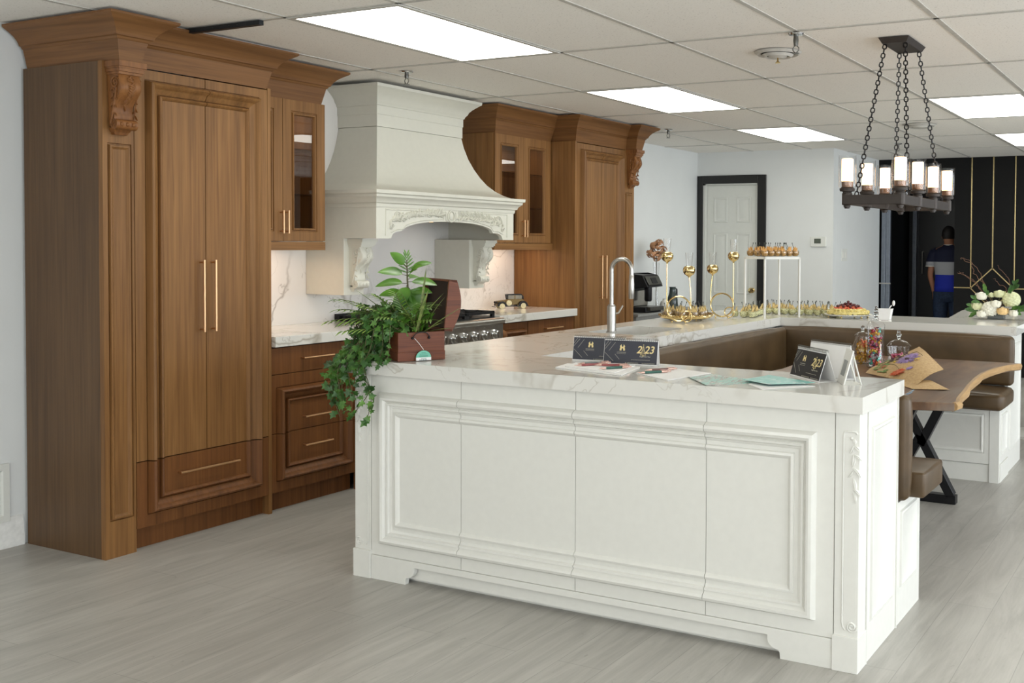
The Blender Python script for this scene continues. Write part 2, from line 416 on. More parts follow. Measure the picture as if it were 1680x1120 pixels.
# brass inlay on black wall
m_inlay = plain('brass_inlay', 'CDBB8A', .25, 1, .03)
def inlay(pts, nm, lbl):
    b = MB()
    for (a, c), (e, f) in zip(pts[:-1], pts[1:]):
        L = math.hypot(e-a, f-c); an = math.atan2(f-c, e-a); b.T = Matrix.Translation((a,YK,c)) @ Matrix.Rotation(-an, 4, 'Y'); b.box(-.006, L+.006, -.008, .0, -.006, .006)
    return b
t = thing('wall_inlay', 'thin brass lines in a diamond pattern set into the black panel wall', 'wall decoration', (2.9,YK,0))
for x in (2.66, 3.14, 3.62+.48): part('strip', inlay([(x,.985),(x,ZC-.01)], '', ''), m_inlay, t)
for x in (2.9, 3.38+.48): part('strip', inlay([(x,1.212),(x,ZC-.01)], '', ''), m_inlay, t)
part('strip', inlay([(XO+.01,.987),(2.66,.987)], '', ''), m_inlay, t)
part('strip', inlay([(3.14,.987),(4.10,.987)], '', ''), m_inlay, t)
part('diamond', inlay([(2.66,.985),(2.9,1.212),(3.14,.985),(2.9,.75),(2.66,.985)], '', ''), m_inlay, t)
part('strip', inlay([(2.9,.05),(2.9,.75)], '', ''), m_inlay, t)

# recess: black wardrobe fronts with grey uprights
m_navy = plain('dark_glossy_front', '08090D', .35, var=.1); m_alu = plain('anodised_aluminium', '7F858F', .35, .9)
t = thing('wardrobe', 'tall black wardrobe fronts with grey aluminium uprights behind the person', 'wardrobe', (2.2,10.2,0))
b = MB(); b.box(1.59,1.645,10.2,10.24,0,2.44); part('panel', b, m_navy, t)
b = MB(); b.box(1.70,3.3,10.2,10.24,0,2.44); pn = part('panel', b, m_navy, t)
b = MB(); b.box(1.647,1.698,10.15,10.235,0,2.44); part('upright', b, m_alu, t, bev=.003)
b = MB(); b.tube([(1.775,10.2,1.10),(1.775,10.155,1.10),(1.775,10.155,1.385),(1.775,10.2,1.385)], .009); part('handle', b, m_steel, pn)
t = thing('steel_door_frame', 'grey aluminium door frame at the left side of the dark recess', 'door frame', (1.65,9.05,0))
for x, w2 in ((1.600,.05),(1.655,.05)):
    b = MB(); b.box(x,x+w2,8.90,8.96,0,2.155); part('upright', b, m_alu, t, bev=.003)
b = MB(); b.box(1.58,1.72,8.895,8.90,1.005,1.02); part('reflection_strip', b, m_steel, t)  # thin steel strip stands in for a white light reflection on the frame
# ------------------------------------------------------------------ walnut kitchen along the wall
XF = .604                                            # door face of the tall cabinets
P_BIG = [(0,0),(.003,.010),(.009,.019),(.018,.022),(.026,.018),(.031,.010),(.038,.007),(.041,.003),(.062,.002),(.066,.007),(.072,.009),(.078,.006),(.083,0)]
P_BIG = [(-.003,0),(-.001,-.007),(.001,-.007)]+[(d+.002, h*1.75) for d, h in P_BIG]
P_BIG = P_BIG[:-6]+[(.060,.001),(.062,-.005),(.065,-.005)]+P_BIG[-5:]
P_BIGI = [(0,0),(.002,.010),(.006,.022),(.016,.029),(.027,.027),(.033,.018),(.040,.013),(.043,.016),(.052,.014),(.056,.005),(.066,.003),(.085,.002),(.089,.009),(.096,.011),(.104,.007),(.110,0)]
P_SM = [(0,0),(.002,-.008),(.007,-.008),(.010,.006),(.017,.007),(.024,0),(.027,-.003)]
CROWN = [(0,0),(0,.092),(.006,.096),(.010,.104),(.018,.108),(.021,.118),(.028,.130),(.043,.148),(.063,.164),(.082,.176),(.090,.181),(.095,.186),(.095,.196),(0,.196)]
def bar_handle(name, m, parent, a, c, out, r=.0055):
    # bar between world points a and c standing off its face along out
    a, c, out = Vector(a), Vector(c), Vector(out); d = (c-a).normalized()
    b = MB(); b.tube([a+out-d*.0, c+out], r, 10)
    for p in (a+d*.012, c-d*.012): b.tube([p, p+out], r*.8, 8)
    return part(name, b, m, parent)
def relief_leaves(b, fn, spots, n):
    """small carved leaves/scrolls laid on a surface; fn(u, v) -> (point, normal, tangent up)"""
    for (u, v, L, ang, wdt) in spots:
        p, nn, up = fn(u, v); side = nn.cross(up).normalized()
        d = (up*math.cos(ang)+side*math.sin(ang)); e = nn.cross(d).normalized()
        k = 7; rings = []
        for i in range(k+1):
            t = i/k; w = wdt*math.sin(PI*min(1, t*.9+.1))**.7*(1-t*.35); bend = e*(math.sin(t*2.2)*L*.22)
            c = p+d*(t*L)+bend; h = n*(.35+math.sin(PI*t))
            rings.append([c-e*w-nn*.001, c-e*w*.5+nn*h*.8, c+nn*h*.55, c+e*w*.5+nn*h*.8, c+e*w-nn*.001, c-nn*.002])
        b.loft(rings)
def corbel(nm, parent, m, o, out, side, H, W_, D, cap=.055):
    """scrolled bracket. o: top centre at the wall face; out, side: unit vectors; H height, W width, D top depth"""
    o, out, side = Vector(o), Vector(out), Vector(side); up = Vector((0,0,1))
    def X(d, s, z): return o+out*d+side*s+up*z
    b = MB()
    # cap mouldings
    for (z0, z1, d, s) in ((0,-cap*.42,D,W_/2),(-cap*.42,-cap*.55,D*.93,W_/2*.95),(-cap*.55,-cap*.8,D*.9,W_/2*.9),(-cap*.8,-cap,D*.82,W_/2*.84)):
        vs = [X(0,-s,z0),X(d,-s,z0),X(d,s,z0),X(0,s,z0),X(0,-s,z1),X(d,-s,z1),X(d,s,z1),X(0,s,z1)]
        b.add(vs, [(0,1,2,3),(7,6,5,4),(0,4,5,1),(1,5,6,2),(2,6,7,3),(3,7,4,0)])
    # s-curved body
    h = H-cap; prof = []
    for i in range(25):
        t = i/24
        d = D*(.80*(1-t)**1.0*(1+.55*math.sin(PI*min(1,t*1.5))*(1 if t < .67 else 0))*.9+.13+.0*t)
        if t < .5: d = D*(.74+.17*math.sin(PI*t/.5*.9))-D*.36*max(0,(t-.26)/.24)**1.6*.8
        else: d = D*(.50-.18*math.sin(PI*(t-.5)/.36*.9) if t < .86 else .33)
        prof.append((d, -cap-t*h*.86))
    sm = [prof[0]]+[((prof[i-1][0]+prof[i][0]*2+prof[i+1][0])/4, prof[i][1]) for i in range(1, 24)]+[prof[-1]]
    ws = W_/2*.78; rings = []
    for i, (d, z) in enumerate(sm):
        w = ws*(1-.16*(i/24)); rings.append([X(0,-w,z), X(d*.93,-w,z), X(d,-w*.82,z), X(d*.975,-w*.4,z), X(d*1.01,0,z), X(d*.975,w*.4,z), X(d,w*.82,z), X(d*.93,w,z), X(0,w,z)])
    b.loft(rings)
    # bottom roll and foot
    zc = -H*.86; r = H*.072
    for s0, s1, k in ((-ws*.98, ws*.98, 1),):
        c0, c1 = X(D*.40,s0,zc), X(D*.40,s1,zc); b.tube([c0,c1], r, 16)
    for s in (-1, 1): b.tube([X(D*.40+math.cos(a)*r*.75*(1-a/14), s*(ws+.001), zc+math.sin(a)*r*.75*(1-a/14)) for a in [i*.5 for i in range(22)]], .0022, 5)
    for (z0, z1, d, s) in ((-H*.91,-H*.94,D*.36,ws*.86),(-H*.94,-H*.965,D*.30,ws*.78),(-H*.965,-H,D*.22,ws*.66)):
        vs = [X(0,-s,z0),X(d,-s,z0),X(d,s,z0),X(0,s,z0),X(0,-s,z1),X(d*.8,-s*.85,z1),X(d*.8,s*.85,z1),X(0,s*.9,z1)]
        b.add(vs, [(0,1,2,3),(7,6,5,4),(0,4,5,1),(1,5,6,2),(2,6,7,3),(3,7,4,0)])
    # side volutes
    for s in (-1, 1):
        pts = []
        for i in range(34):
            a = i*.36; q = H*.085*(1-i/36); pts.append(X(D*.52+math.cos(a+.6)*q, s*(ws+.001), -cap-H*.115+math.sin(a+.6)*q))
        b.tube(pts, [.0045]*30+[.003]*4, 6)
        b.tube([X(D*(.60-.38*t**1.2), s*ws, -cap-H*.18-t*H*.50) for t in [i/10 for i in range(11)]], .004, 6)
    # carving on the front and sides
    c = MB()
    def fr(u, v):
        i = min(23, int(v*24)); d, z = sm[i]; d2, z2 = sm[i+1]; t = (out*(d2-d)+up*(z2-z)).normalized(); return X(d+.001, u*ws*.7, z), t.cross(side).normalized()*(1 if t.cross(side).dot(out) > 0 else -1), t*-1
    sp = []
    for k in range(9): v = .08+.05*k; sp += [(.42*(1-k*.06), v+.03, H*.085, 2.2, W_*.075), (-.42*(1-k*.06), v+.03, H*.085, -2.2, W_*.075)]
    sp += [(0,.30,H*.12,PI,W_*.09),(0,.46,H*.12,PI,W_*.07),(.2,.12,H*.07,1.2,W_*.08),(-.2,.12,H*.07,-1.2,W_*.08),(0,.60,H*.10,PI,W_*.05)]
    relief_leaves(c, fr, sp, .006)
    for s in (-1, 1):
        def sd(u, v, s=s): return X(D*u, s*ws, -cap-v*H), side*s, up*-1
        relief_leaves(c, sd, [(.40,.10+.055*k,H*.09,(.9 if k % 2 else -.9)*s,W_*.05) for k in range(9)], .004)
    for s in (-.6, 0, .6): c.ball(X(D*.40+r*.9, s*ws*.9, zc), r*.42, 8, 6)
    o1 = part(nm, b, m, parent, sharp=50); part('acanthus_carving', c, m, o1, sharp=60)
    return o1
NX, UY, UZ = (1,0,0), (0,1,0), (0,0,1)
def wpanel(R0, R1, prof, clip=None, x=XF, t=.02):
    b = MB(); b.panel((x,0,0), UY, UZ, NX, R0, R1, prof, t)
    if clip:
        y0, y1, z0, z1 = clip; pl = []
        if y0 is not None: pl.append(((0,y0,0),(0,-1,0)))
        if y1 is not None: pl.append(((0,y1,0),(0,1,0)))
        if z0 is not None: pl.append(((0,0,z0),(0,0,-1)))
        if z1 is not None: pl.append(((0,0,z1),(0,0,1)))
        b.clip(pl)
    return b
def tall_cabinet(y0, mirror, label):
    """mirror=False: pilaster on the near (low y) side"""
    Wd = .925; pil = .15
    def Y(a, c=None):
        if not mirror: return (y0+a, y0+c) if c is not None else y0+a
        return (y0+Wd-c, y0+Wd-a) if c is not None else y0+Wd-a
    t = thing('tall_cabinet', label, 'cabinet', (.3, y0+Wd/2, 0))
    b = MB(); b.box(.022, XF-.0315, *Y(.0185,Wd-.0205), .10, 2.255); part('carcass', b, m_dark, t)
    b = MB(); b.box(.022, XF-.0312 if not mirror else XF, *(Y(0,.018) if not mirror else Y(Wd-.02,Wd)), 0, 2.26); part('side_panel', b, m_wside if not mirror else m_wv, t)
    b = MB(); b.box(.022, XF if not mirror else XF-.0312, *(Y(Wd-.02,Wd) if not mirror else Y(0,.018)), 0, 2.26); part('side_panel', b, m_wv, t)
    # pilaster
    b = MB(); q = Y(.018 if not mirror else .0,pil)
    if mirror: q = (q[0], y0+Wd-.018)
    b.panel((XF-.001,0,0), UY, UZ, NX, (q[0]-(0 if mirror else .018),q[1]+(.018 if mirror else 0),0,2.26), (q[0]+.004,q[1]-.012,.17,1.895), P_SM, .03); part('pilaster', b, m_wv, t)
    # doors + drawer share one moulding
    d0, d1 = Y(pil+.003,Wd-.022); mo0, mo1 = d0+.055, d1-.055
    R0 = (d0,d1,.105,2.250); R1 = (mo0,mo1,.165,2.203); mid = (d0+d1)/2
    for nm, cl in (('door', (None,mid-.002,.42,None)), ('door', (mid+.002,None,.42,None))):
        dd = part(nm, wpanel(R0, R1, P_BIG, cl), m_wv, t)
        s = -1 if cl[0] is None else 1
        bar_handle('handle', m_brass, dd, (XF, mid+s*.033, 1.005), (XF, mid+s*.033, 1.36), (.032,0,0))
    dr = part('drawer', wpanel(R0, R1, P_BIG, (None,None,None,.415)), m_wbv, t)
    bar_handle('handle', m_brass, dr, (XF, mid-.17, .333), (XF, mid+.17, .333), (.032,0,0))
    b = MB(); b.box(XF-.07, XF-.05, *Y(pil,Wd-.02), 0, .104); part('toe_kick', b, m_wbv, t)
    # frieze and crown break forward over the pilaster
    xb = XF+.11
    pth = [(.022,y0),(xb,y0),(xb,y0+pil-.004),(XF+.012,y0+pil-.004),(XF+.012,y0+Wd),(.022,y0+Wd)]
    if mirror: pth = [(.022,y0),(XF+.012,y0),(XF+.012,y0+Wd-pil+.004),(xb,y0+Wd-pil+.004),(xb,y0+Wd),(.022,y0+Wd)]
    b = MB(); b.sweep(pth, [(o-(.02 if i in (0,) else 0), z+2.257) for i, (o, z) in enumerate(CROWN)], 1)
    b.v = [Vector((v.x, v.y, min(v.z, 2.457))) for v in b.v]
    part('crown_moulding', b, m_wred, t)
    yc = Y(0,pil); corbel('corbel', t, m_wcarve, (XF,(yc[0]+yc[1])/2,2.257), NX, UY, .325, .134, .108, .058)
    return t
tall_cabinet(0.0, False, 'tall walnut double-door cabinet at the left end, its dark side panel against the white wall')
tall_cabinet(3.849, True, 'tall walnut double-door cabinet at the far right end, carved corbel on its right pilaster')

CABS = []
def upper_cabinet(y0, y1, label, doors, left_return, right_return):
    t = thing('wall_cabinet', label, 'wall cabinet', (.2,(y0+y1)/2,1.405)); xf = .40
    b = MB(); z0, z1 = 1.455, 2.26
    b.box(.021,.035,y0,y1,z0,z1); b.box(.035,xf-.021,y0,y0+.018,z0,z1); b.box(.035,xf-.021,y1-.018,y1,z0,z1); b.box(.035,xf-.021,y0+.018,y1-.018,z0,z0+.018); b.box(.035,xf-.021,y0+.018,y1-.018,z1-.018,z1)
    part('carcass', b, m_wv, t)
    for z in (1.72,1.98):
        b = MB(); b.box(.04,xf-.03,y0+.019,y1-.019,z,z+.006); part('glass_shelf', b, m_glassd, t)
    b = MB(); b.sweep([(.021,y0),(xf-.003,y0),(xf-.003,y1),(.021,y1)], [(0,1.405),(0,1.453),(-.018,1.453),(-.018,1.405)], 1); part('light_rail', b, m_wy, t)
    b = MB(); b.sweep([(.021,y0),(xf+.008,y0),(xf+.008,y1),(.021,y1)], [(o-(.02 if i == 0 else 0), min(z+2.257,2.457)) for i, (o, z) in enumerate(CROWN)], 1); part('crown_moulding', b, m_wred, t)
    n = len(doors)
    CABS.append((y0, y1))
    for i, (a, c) in enumerate(doors):
        b = MB(); b.panel((xf,0,0), UY, UZ, NX, (a+.0015,c-.0015,z0+.003,z1-.004), (a+.06,c-.06,z0+.055,z1-.065), [(0,0),(.003,-.006),(.008,-.006),(.012,.004),(.018,.003),(.022,-.004)], .02)
        # cut the pane opening: rebuild as ring without centre face
        nv = len(b.v); b.f = b.f[:-2]; inner = b.v[-4:]; back = [Vector((xf-.02, v.y, v.z)) for v in inner]
        o4 = b.v[0:4]; k = len(b.v); b.v += back
        b.f += [(k-4+j, k-4+(j+1) % 4, k+(j+1) % 4, k+j) for j in range(4)]+[(j, k+j, k+(j+1) % 4, (j+1) % 4) for j in range(4)]
        dd = part('door', b, m_wv, t, fix=True)
        g_ = MB(); g_.box(xf-.014,xf-.010,inner[0].y-.004,inner[1].y+.004,inner[0].z-.004,inner[2].z+.004); part('glass_pane', g_, m_glassd, dd)
        s = 1 if i == 0 else -1; hy = (c-.018) if i == 0 else (a+.018)
        bar_handle('handle', m_brass, dd, (xf,hy,1.50), (xf,hy,1.63), (.028,0,0), .005)
    return t
upper_cabinet(.928,1.497, 'left wall cabinet with a glass door between the tall left cabinet and the hood', [(.928,1.185),(1.185,1.494)], 0, 0)
upper_cabinet(3.10,3.845, 'right wall cabinet with two glass doors between the hood and the far tall cabinet', [(3.103,3.45),(3.45,3.80)], 0, 0)

# base cabinets
def base_cabinet(y0, y1, label):
    t = thing('base_cabinet', label, 'cabinet', (.3,(y0+y1)/2,0)); xf = .60
    b = MB(); b.box(.002,xf-.021,y0,y1,.10,.889); part('carcass', b, m_dark, t)
    b = MB(); b.panel((xf,0,0), UY, UZ, NX, (y0+.003,y1-.003,.742,.882), (y0+.003,y1-.003,.742,.882), [(0,0)], .02); d1 = part('drawer', b, m_wbv, t); m = (y0+y1)/2
    bar_handle('handle', m_brass, d1, (xf,m-.11,.816), (xf,m+.11,.816), (.03,0,0))
    R0 = (y0+.003,y1-.003,.106,.738); R1 = (y0+.034,y1-.045,.166,.668)
    for cl, zz in (((None,None,.424,None),.492), ((None,None,None,.4205),.334)):
        d1 = part('drawer', wpanel(R0, R1, P_BIG, cl, xf), m_wbv, t); bar_handle('handle', m_brass, d1, (xf,m-.10,zz), (xf,m+.10,zz), (.03,0,0))
    b = MB(); b.box(xf-.07,xf-.05,y0,y1,0,.104); part('toe_kick', b, m_wbv, t)
    return t
base_cabinet(.926,1.535, 'walnut three-drawer base cabinet under the left quartz counter')
base_cabinet(3.235,3.847, 'walnut drawer base cabinet under the right quartz counter beside the tall cabinet')
def spice(y0, y1, label):
    t = thing('narrow_base_cabinet', label, 'cabinet', (.3,(y0+y1)/2,0)); xf = .60
    b = MB(); b.box(.002,xf-.021,y0,y1,.10,.889); part('carcass', b, m_dark, t)
    b = MB(); b.box(xf-.021,xf,y0,y1,0,.105); b.box(xf-.021,xf,y0,y0+.02,.105,.885); part('face_frame', b, m_wbv, t)
    d1 = part('door', wpanel((y0+.003,y1-.003,.106,.882), (y0+.06,y1-.05,.16,.835), P_BIG, None, xf), m_wbv, t)
    b = MB(); b.tube([(xf+.02,y0+.035,.12),(xf+.02,y0+.035,.78)], .028, 14); b.ball((xf+.022,y0+.035,.81), .036, 14, 10); part('turned_column', b, m_wcarve, t)
spice(1.536,1.925, 'narrow walnut base cabinet left of the range, behind the trailing ivy')
spice(2.862,3.234, 'narrow walnut base cabinet with a turned column right of the range')
# worktops
def worktop(y0, y1, label):
    b = MB(); b.box(.022,.632,y0,y1,.890,.946); single('worktop', b, m_marble, label, 'countertop', bev=.003)
worktop(.928,1.925, 'white veined quartz worktop left of the range')
worktop(2.862,3.847, 'white veined quartz worktop right of the range, the model car on it')
b = MB(); b.box(.001,.02,.927,3.847,.90,2.455); single('backsplash', b, m_marblew, 'white marble-look slab backsplash behind the range and under the wall cabinets', 'backsplash')

# ------------------------------------------------------------------ range hood
h = thing('range_hood', 'large cream sculpted range hood with a carved arch mantel and two corbel legs', 'range hood', (.3,2.3775,1.128))
HY0, HY1 = 1.700, 3.055; xm = .60
cb = MB()
ring = []
tb = [(2.185,0),(2.12,.045),(2.04,.13),(1.97,.24),(1.91,.36),(1.86,.49),(1.82,.64),(1.79,.81),(1.768,1.0)]
for z, s in tb:
    a = 1.968-(1.968-HY0+.0)*s; c = 2.787+(HY1-2.787)*s; xx = .35+(xm-.35)*s
    ring.append([(.021,a,z),(xx,a,z),(xx,c,z),(.021,c,z)])
cb.loft(ring); part('canopy', cb, m_cream, h, sharp=40)
b = MB(); b.sweep([(.021,1.963),(.355,1.963),(.355,2.792),(.021,2.792)], [(-.02,2.187),(0,2.187),(0,2.262),(.004,2.266),(.004,2.318),(.010,2.322),(.014,2.335),(.026,2.350),(.032,2.366),(.048,2.385),(.070,2.405),(.086,2.418),(.095,2.424),(.098,2.442),(-.02,2.442)], 1)
part('crown_moulding', b, m_cream, h)
# mantel: shelf moulding
b = MB(); b.sweep([(.021,HY0),(xm,HY0),(xm,HY1),(.021,HY1)], [(-.02,1.665),(.004,1.665),(.008,1.675),(.008,1.688),(.020,1.694),(.024,1.708),(.038,1.722),(.046,1.728),(.048,1.742),(.060,1.748),(.062,1.768),(-.02,1.768)], 1)
part('shelf_moulding', b, m_cream, h)
# sides and arched front
SZ = 1.128
b = MB()
for (a, c) in ((HY0,HY0+.012),(HY1-.012,HY1)): b.box(.021, xm-.0285, a, c, 1.477, 1.67)
b.box(.021, xm-.0285, HY0+.012, HY1-.012, 1.655, 1.667)
part('side_panel', b, m_cream, h)
def arch_z(y):
    t = abs(y-2.3775)/(.555); 
    if t >= 1: return 1.477
    if t > .86: return 1.477+.045*math.sqrt(max(0, 1-((t-.86)/.14)**2))
    if t > .80: return 1.522
    return 1.524+.066*(1-(t/.82)**2.6)**.6 if t < .80 else 1.522
ys = [HY0]+[1.8225+i*(1.11/60) for i in range(61)]+[HY1]
poly = [(HY0,1.67)]+[(y, arch_z(y) if i not in (0, 62) else 1.477) for i, y in enumerate(ys)]+[(HY1,1.67)]
b = MB(); b.prism(poly[::-1], xm-.028, xm, 'x')
fr = part('arched_front', b, m_cream, h, sharp=30)
b = MB()   # raised borders of the carved fields
for s in (-1, 1):
    a0, a1 = 2.3775+s*.075, 2.3775+s*.60
    pts = [(a0,1.545+.055),(a0,1.655),(a1,1.655),(a1,1.495)]
    b.tube([(xm+.001,y,z) for y, z in pts], .0045, 6)
    b.tube([(xm+.001,2.3775+s*(.075+i*.525/24),arch_z(2.3775+s*min(.54,(.075+i*.525/24)))+.014) for i in range(23)], .003, 6)
c = b
def fs(u, v): return Vector((xm,u,v)), Vector((1,0,0)), Vector((0,0,1))
sp = []; rr = random.Random(3)
for s in (-1, 1):
    for k in range(26):
        u = .10+k*.0185; zc = (1.655+arch_z(2.3775+s*u)+.02)/2; hh = (1.655-arch_z(2.3775+s*u))/2-.008
        for q in (-1, 1):
            sp.append((2.3775+s*u, zc+q*hh*.45*rr.random(), .044+.016*rr.random(), s*(1.2+q*.7+rr.uniform(-.3,.3)), .0105))
relief_leaves(c, fs, sp, .013)
for s in (-1, 1):
    for cx, cz, r0 in ((.50,1.615,.030),(.44,1.60,.022),(.55,1.55,.02),(.27,1.63,.016)):
        c.tube([(xm+.004,2.3775+s*cx+math.cos(a)*r0*(1-a/16),cz+math.sin(a)*r0*(1-a/16)) for a in [i*.5 for i in range(24)]], .0035, 6)
    for k in range(5): c.ball((xm+.003,2.3775+s*.215+.011*math.cos(k*1.257),1.632+.011*math.sin(k*1.257)), .008, 8, 6, (.6,1,1))
c.tube([(xm+.003,2.3775+.034*math.cos(a),1.63+.036*math.sin(a)-.004) for a in [i*PI/12 for i in range(24)]], .005, 6, True)
c.ball((xm,2.3775,1.628), .022, 14, 10, (.6,1,1.2))
c.tube([(xm+.001,2.3775-.05,1.655),(xm+.001,2.3775-.05,1.60),(xm+.001,2.3775-.03,1.592)], .004, 6); c.tube([(xm+.001,2.3775+.05,1.655),(xm+.001,2.3775+.05,1.60),(xm+.001,2.3775+.03,1.592)], .004, 6)
part('floral_carving', c, m_cream, fr, sharp=60)
for s, (a, c_) in (('l', (HY0,HY0+.165)), ('r', (HY1-.165,HY1))):
    b = MB(); b.box(.021,.338,a,c_,SZ,1.4775); 
    lg = part('leg_panel', b, m_cream, h, bev=.002)
    corbel('corbel', h, m_cream, (.338,(a+c_)/2+.008,1.474), NX, UY, .325, .13, .125, .05)
b = MB(); b.box(.06,.50,1.93,2.83,1.60,1.654); ins = part('extractor_insert', b, m_steel, h, bev=.004)
for y in (2.15,2.60):
    b = MB(); b.lathe([(.028,0),(.032,.004),(.0,.004)], 18, (.22,y,1.596)); part('downlight', b, emit('hood_downlight' , (1,.8,.55), 4) if y < 2.2 else bpy.data.materials['hood_downlight'], ins)
# ------------------------------------------------------------------ range
rg = thing('gas_range', 'stainless steel pro-style gas range with round chrome knobs and black grates', 'stove', (.35,2.394,0))
RY0, RY1 = 1.932, 2.856
b = MB(); b.box(.03,.64,RY0,RY1,.12,.905); part('body', b, m_steeld, rg, bev=.002)
b = MB(); b.box(.03,.66,RY0,RY1,.906,.935); b.tube([(.66,RY0,.915),(.66,RY1,.915)], .022, 14); part('bullnose_top', b, m_steel, rg)
b = MB(); b.box(.05,.60,RY0+.015,RY1-.015,.936,.941); part('burner_pan', b, m_iron, rg)
b = MB(); b.box(.64,.662,RY0,RY1,.765,.893); cp = part('control_panel', b, m_steel, rg, bev=.002)
for k in range(8):
    y = 2.005+k*.1075
    b = MB(); b.T = Matrix.Translation((.662,y,.828)) @ Matrix.Rotation(PI/2, 4, 'Y'); b.lathe([(.034,0),(.034,.006),(.028,.012),(.026,.034),(.022,.038),(0,.038)], 24); b.box(-.024,.024,-.004,.004,.034,.046)
    part('knob', b, m_chrome, cp)
    b = MB(); b.T = Matrix.Translation((.662,y,.878)) @ Matrix.Rotation(PI/2, 4, 'Y'); b.lathe([(.004,0),(.003,.003),(0,.003)], 10); part('indicator_lamp', b, m_chrome, cp)
b = MB(); b.box(.64,.655,RY0+.01,RY1-.01,.20,.75); od = part('oven_door', b, m_steel, rg, bev=.003)
b = MB(); b.tube([(.655,RY0+.06,.71),(.70,RY0+.06,.71),(.70,RY1-.06,.71),(.655,RY1-.06,.71)], .011, 10); part('handle', b, m_steel, od)
b = MB(); b.box(.651,.657,RY0+.16,RY1-.16,.32,.62); part('oven_window', b, m_blackm, od)
b = MB(); b.box(.05,.60,RY0+.02,RY1-.02,0,.119); part('toe_kick', b, m_blackm, rg)
for k in range(3):
    a = RY0+.02+k*.298; c = a+.288; b = MB()
    for y in (a, c-.012): b.box(.08,.60,y,y+.012,.962,.982)
    for x in (.08,.588): b.box(x,x+.012,a,c,.962,.982)
    for x in (.21,.335,.46): b.box(x-.005,x+.005,a,c,.966,.984)
    m = (a+c)/2; b.box(.08,.60,m-.005,m+.005,.966,.984)
    for x in (.085,.585):
        for y in (a+.006,c-.006): b.box(x-.01,x+.015,y-.012,y+.012,.94,.98)
    part('grate', b, m_iron, rg, bev=.002)
    for x in (.21,.46):
        b = MB(); b.lathe([(.05,.941),(.05,.950),(.036,.953),(.034,.962),(0,.964)], 20, (x,m,0)); part('burner', b, m_iron, rg)
b = MB(); b.box(.022,.06,RY0,RY1,.94,.99)
for k in range(30): b.box(.028,.054,RY0+.03+k*.029,RY0+.045+k*.029,.989,.991)
part('rear_vent', b, m_iron, rg)

# ------------------------------------------------------------------ island
PI_ = [(0,0),(.003,.014),(.010,.026),(.020,.030),(.030,.026),(.036,.016),(.042,.012),(.044,.017),(.052,.016),(.056,.008),(.062,.006),(.066,.002),(.080,.002),(.083,.010),(.091,.013),(.098,.009),(.104,.0)]
PI_S = [(0,0),(.003,-.004),(.006,-.004),(.010,.006),(.018,.007),(.024,.002),(.028,.0)]
IX0, IX1, IY0, IZT, IZB = 1.748, 4.025, .372, .946, .888
NYm = (0,-1,0)
isl = thing('island_cabinet', 'long white panelled island front with bolection mouldings and bracket feet', 'kitchen island', (2.9,.6,0))
b = MB(); b.box(IX0+.03,IX1-.022,IY0+.022,.84,.02,IZB-.001); part('carcass', b, m_white, isl)
R0 = (1.842,3.936,.1055,IZB-.002); R1 = (1.895,3.872,.158,.812)
cuts = [1.842,2.328,2.886,3.449,3.936]
for i in range(4):
    b = MB(); b.panel((0,IY0,0), (1,0,0), UZ, NYm, R0, R1, PI_, .02)
    pl = []
    if i > 0: pl.append(((cuts[i]+.0012,0,0),(-1,0,0)))
    if i < 3: pl.append(((cuts[i+1]-.0012,0,0),(1,0,0)))
    b.clip(pl); part('front_panel', b, m_white, isl)
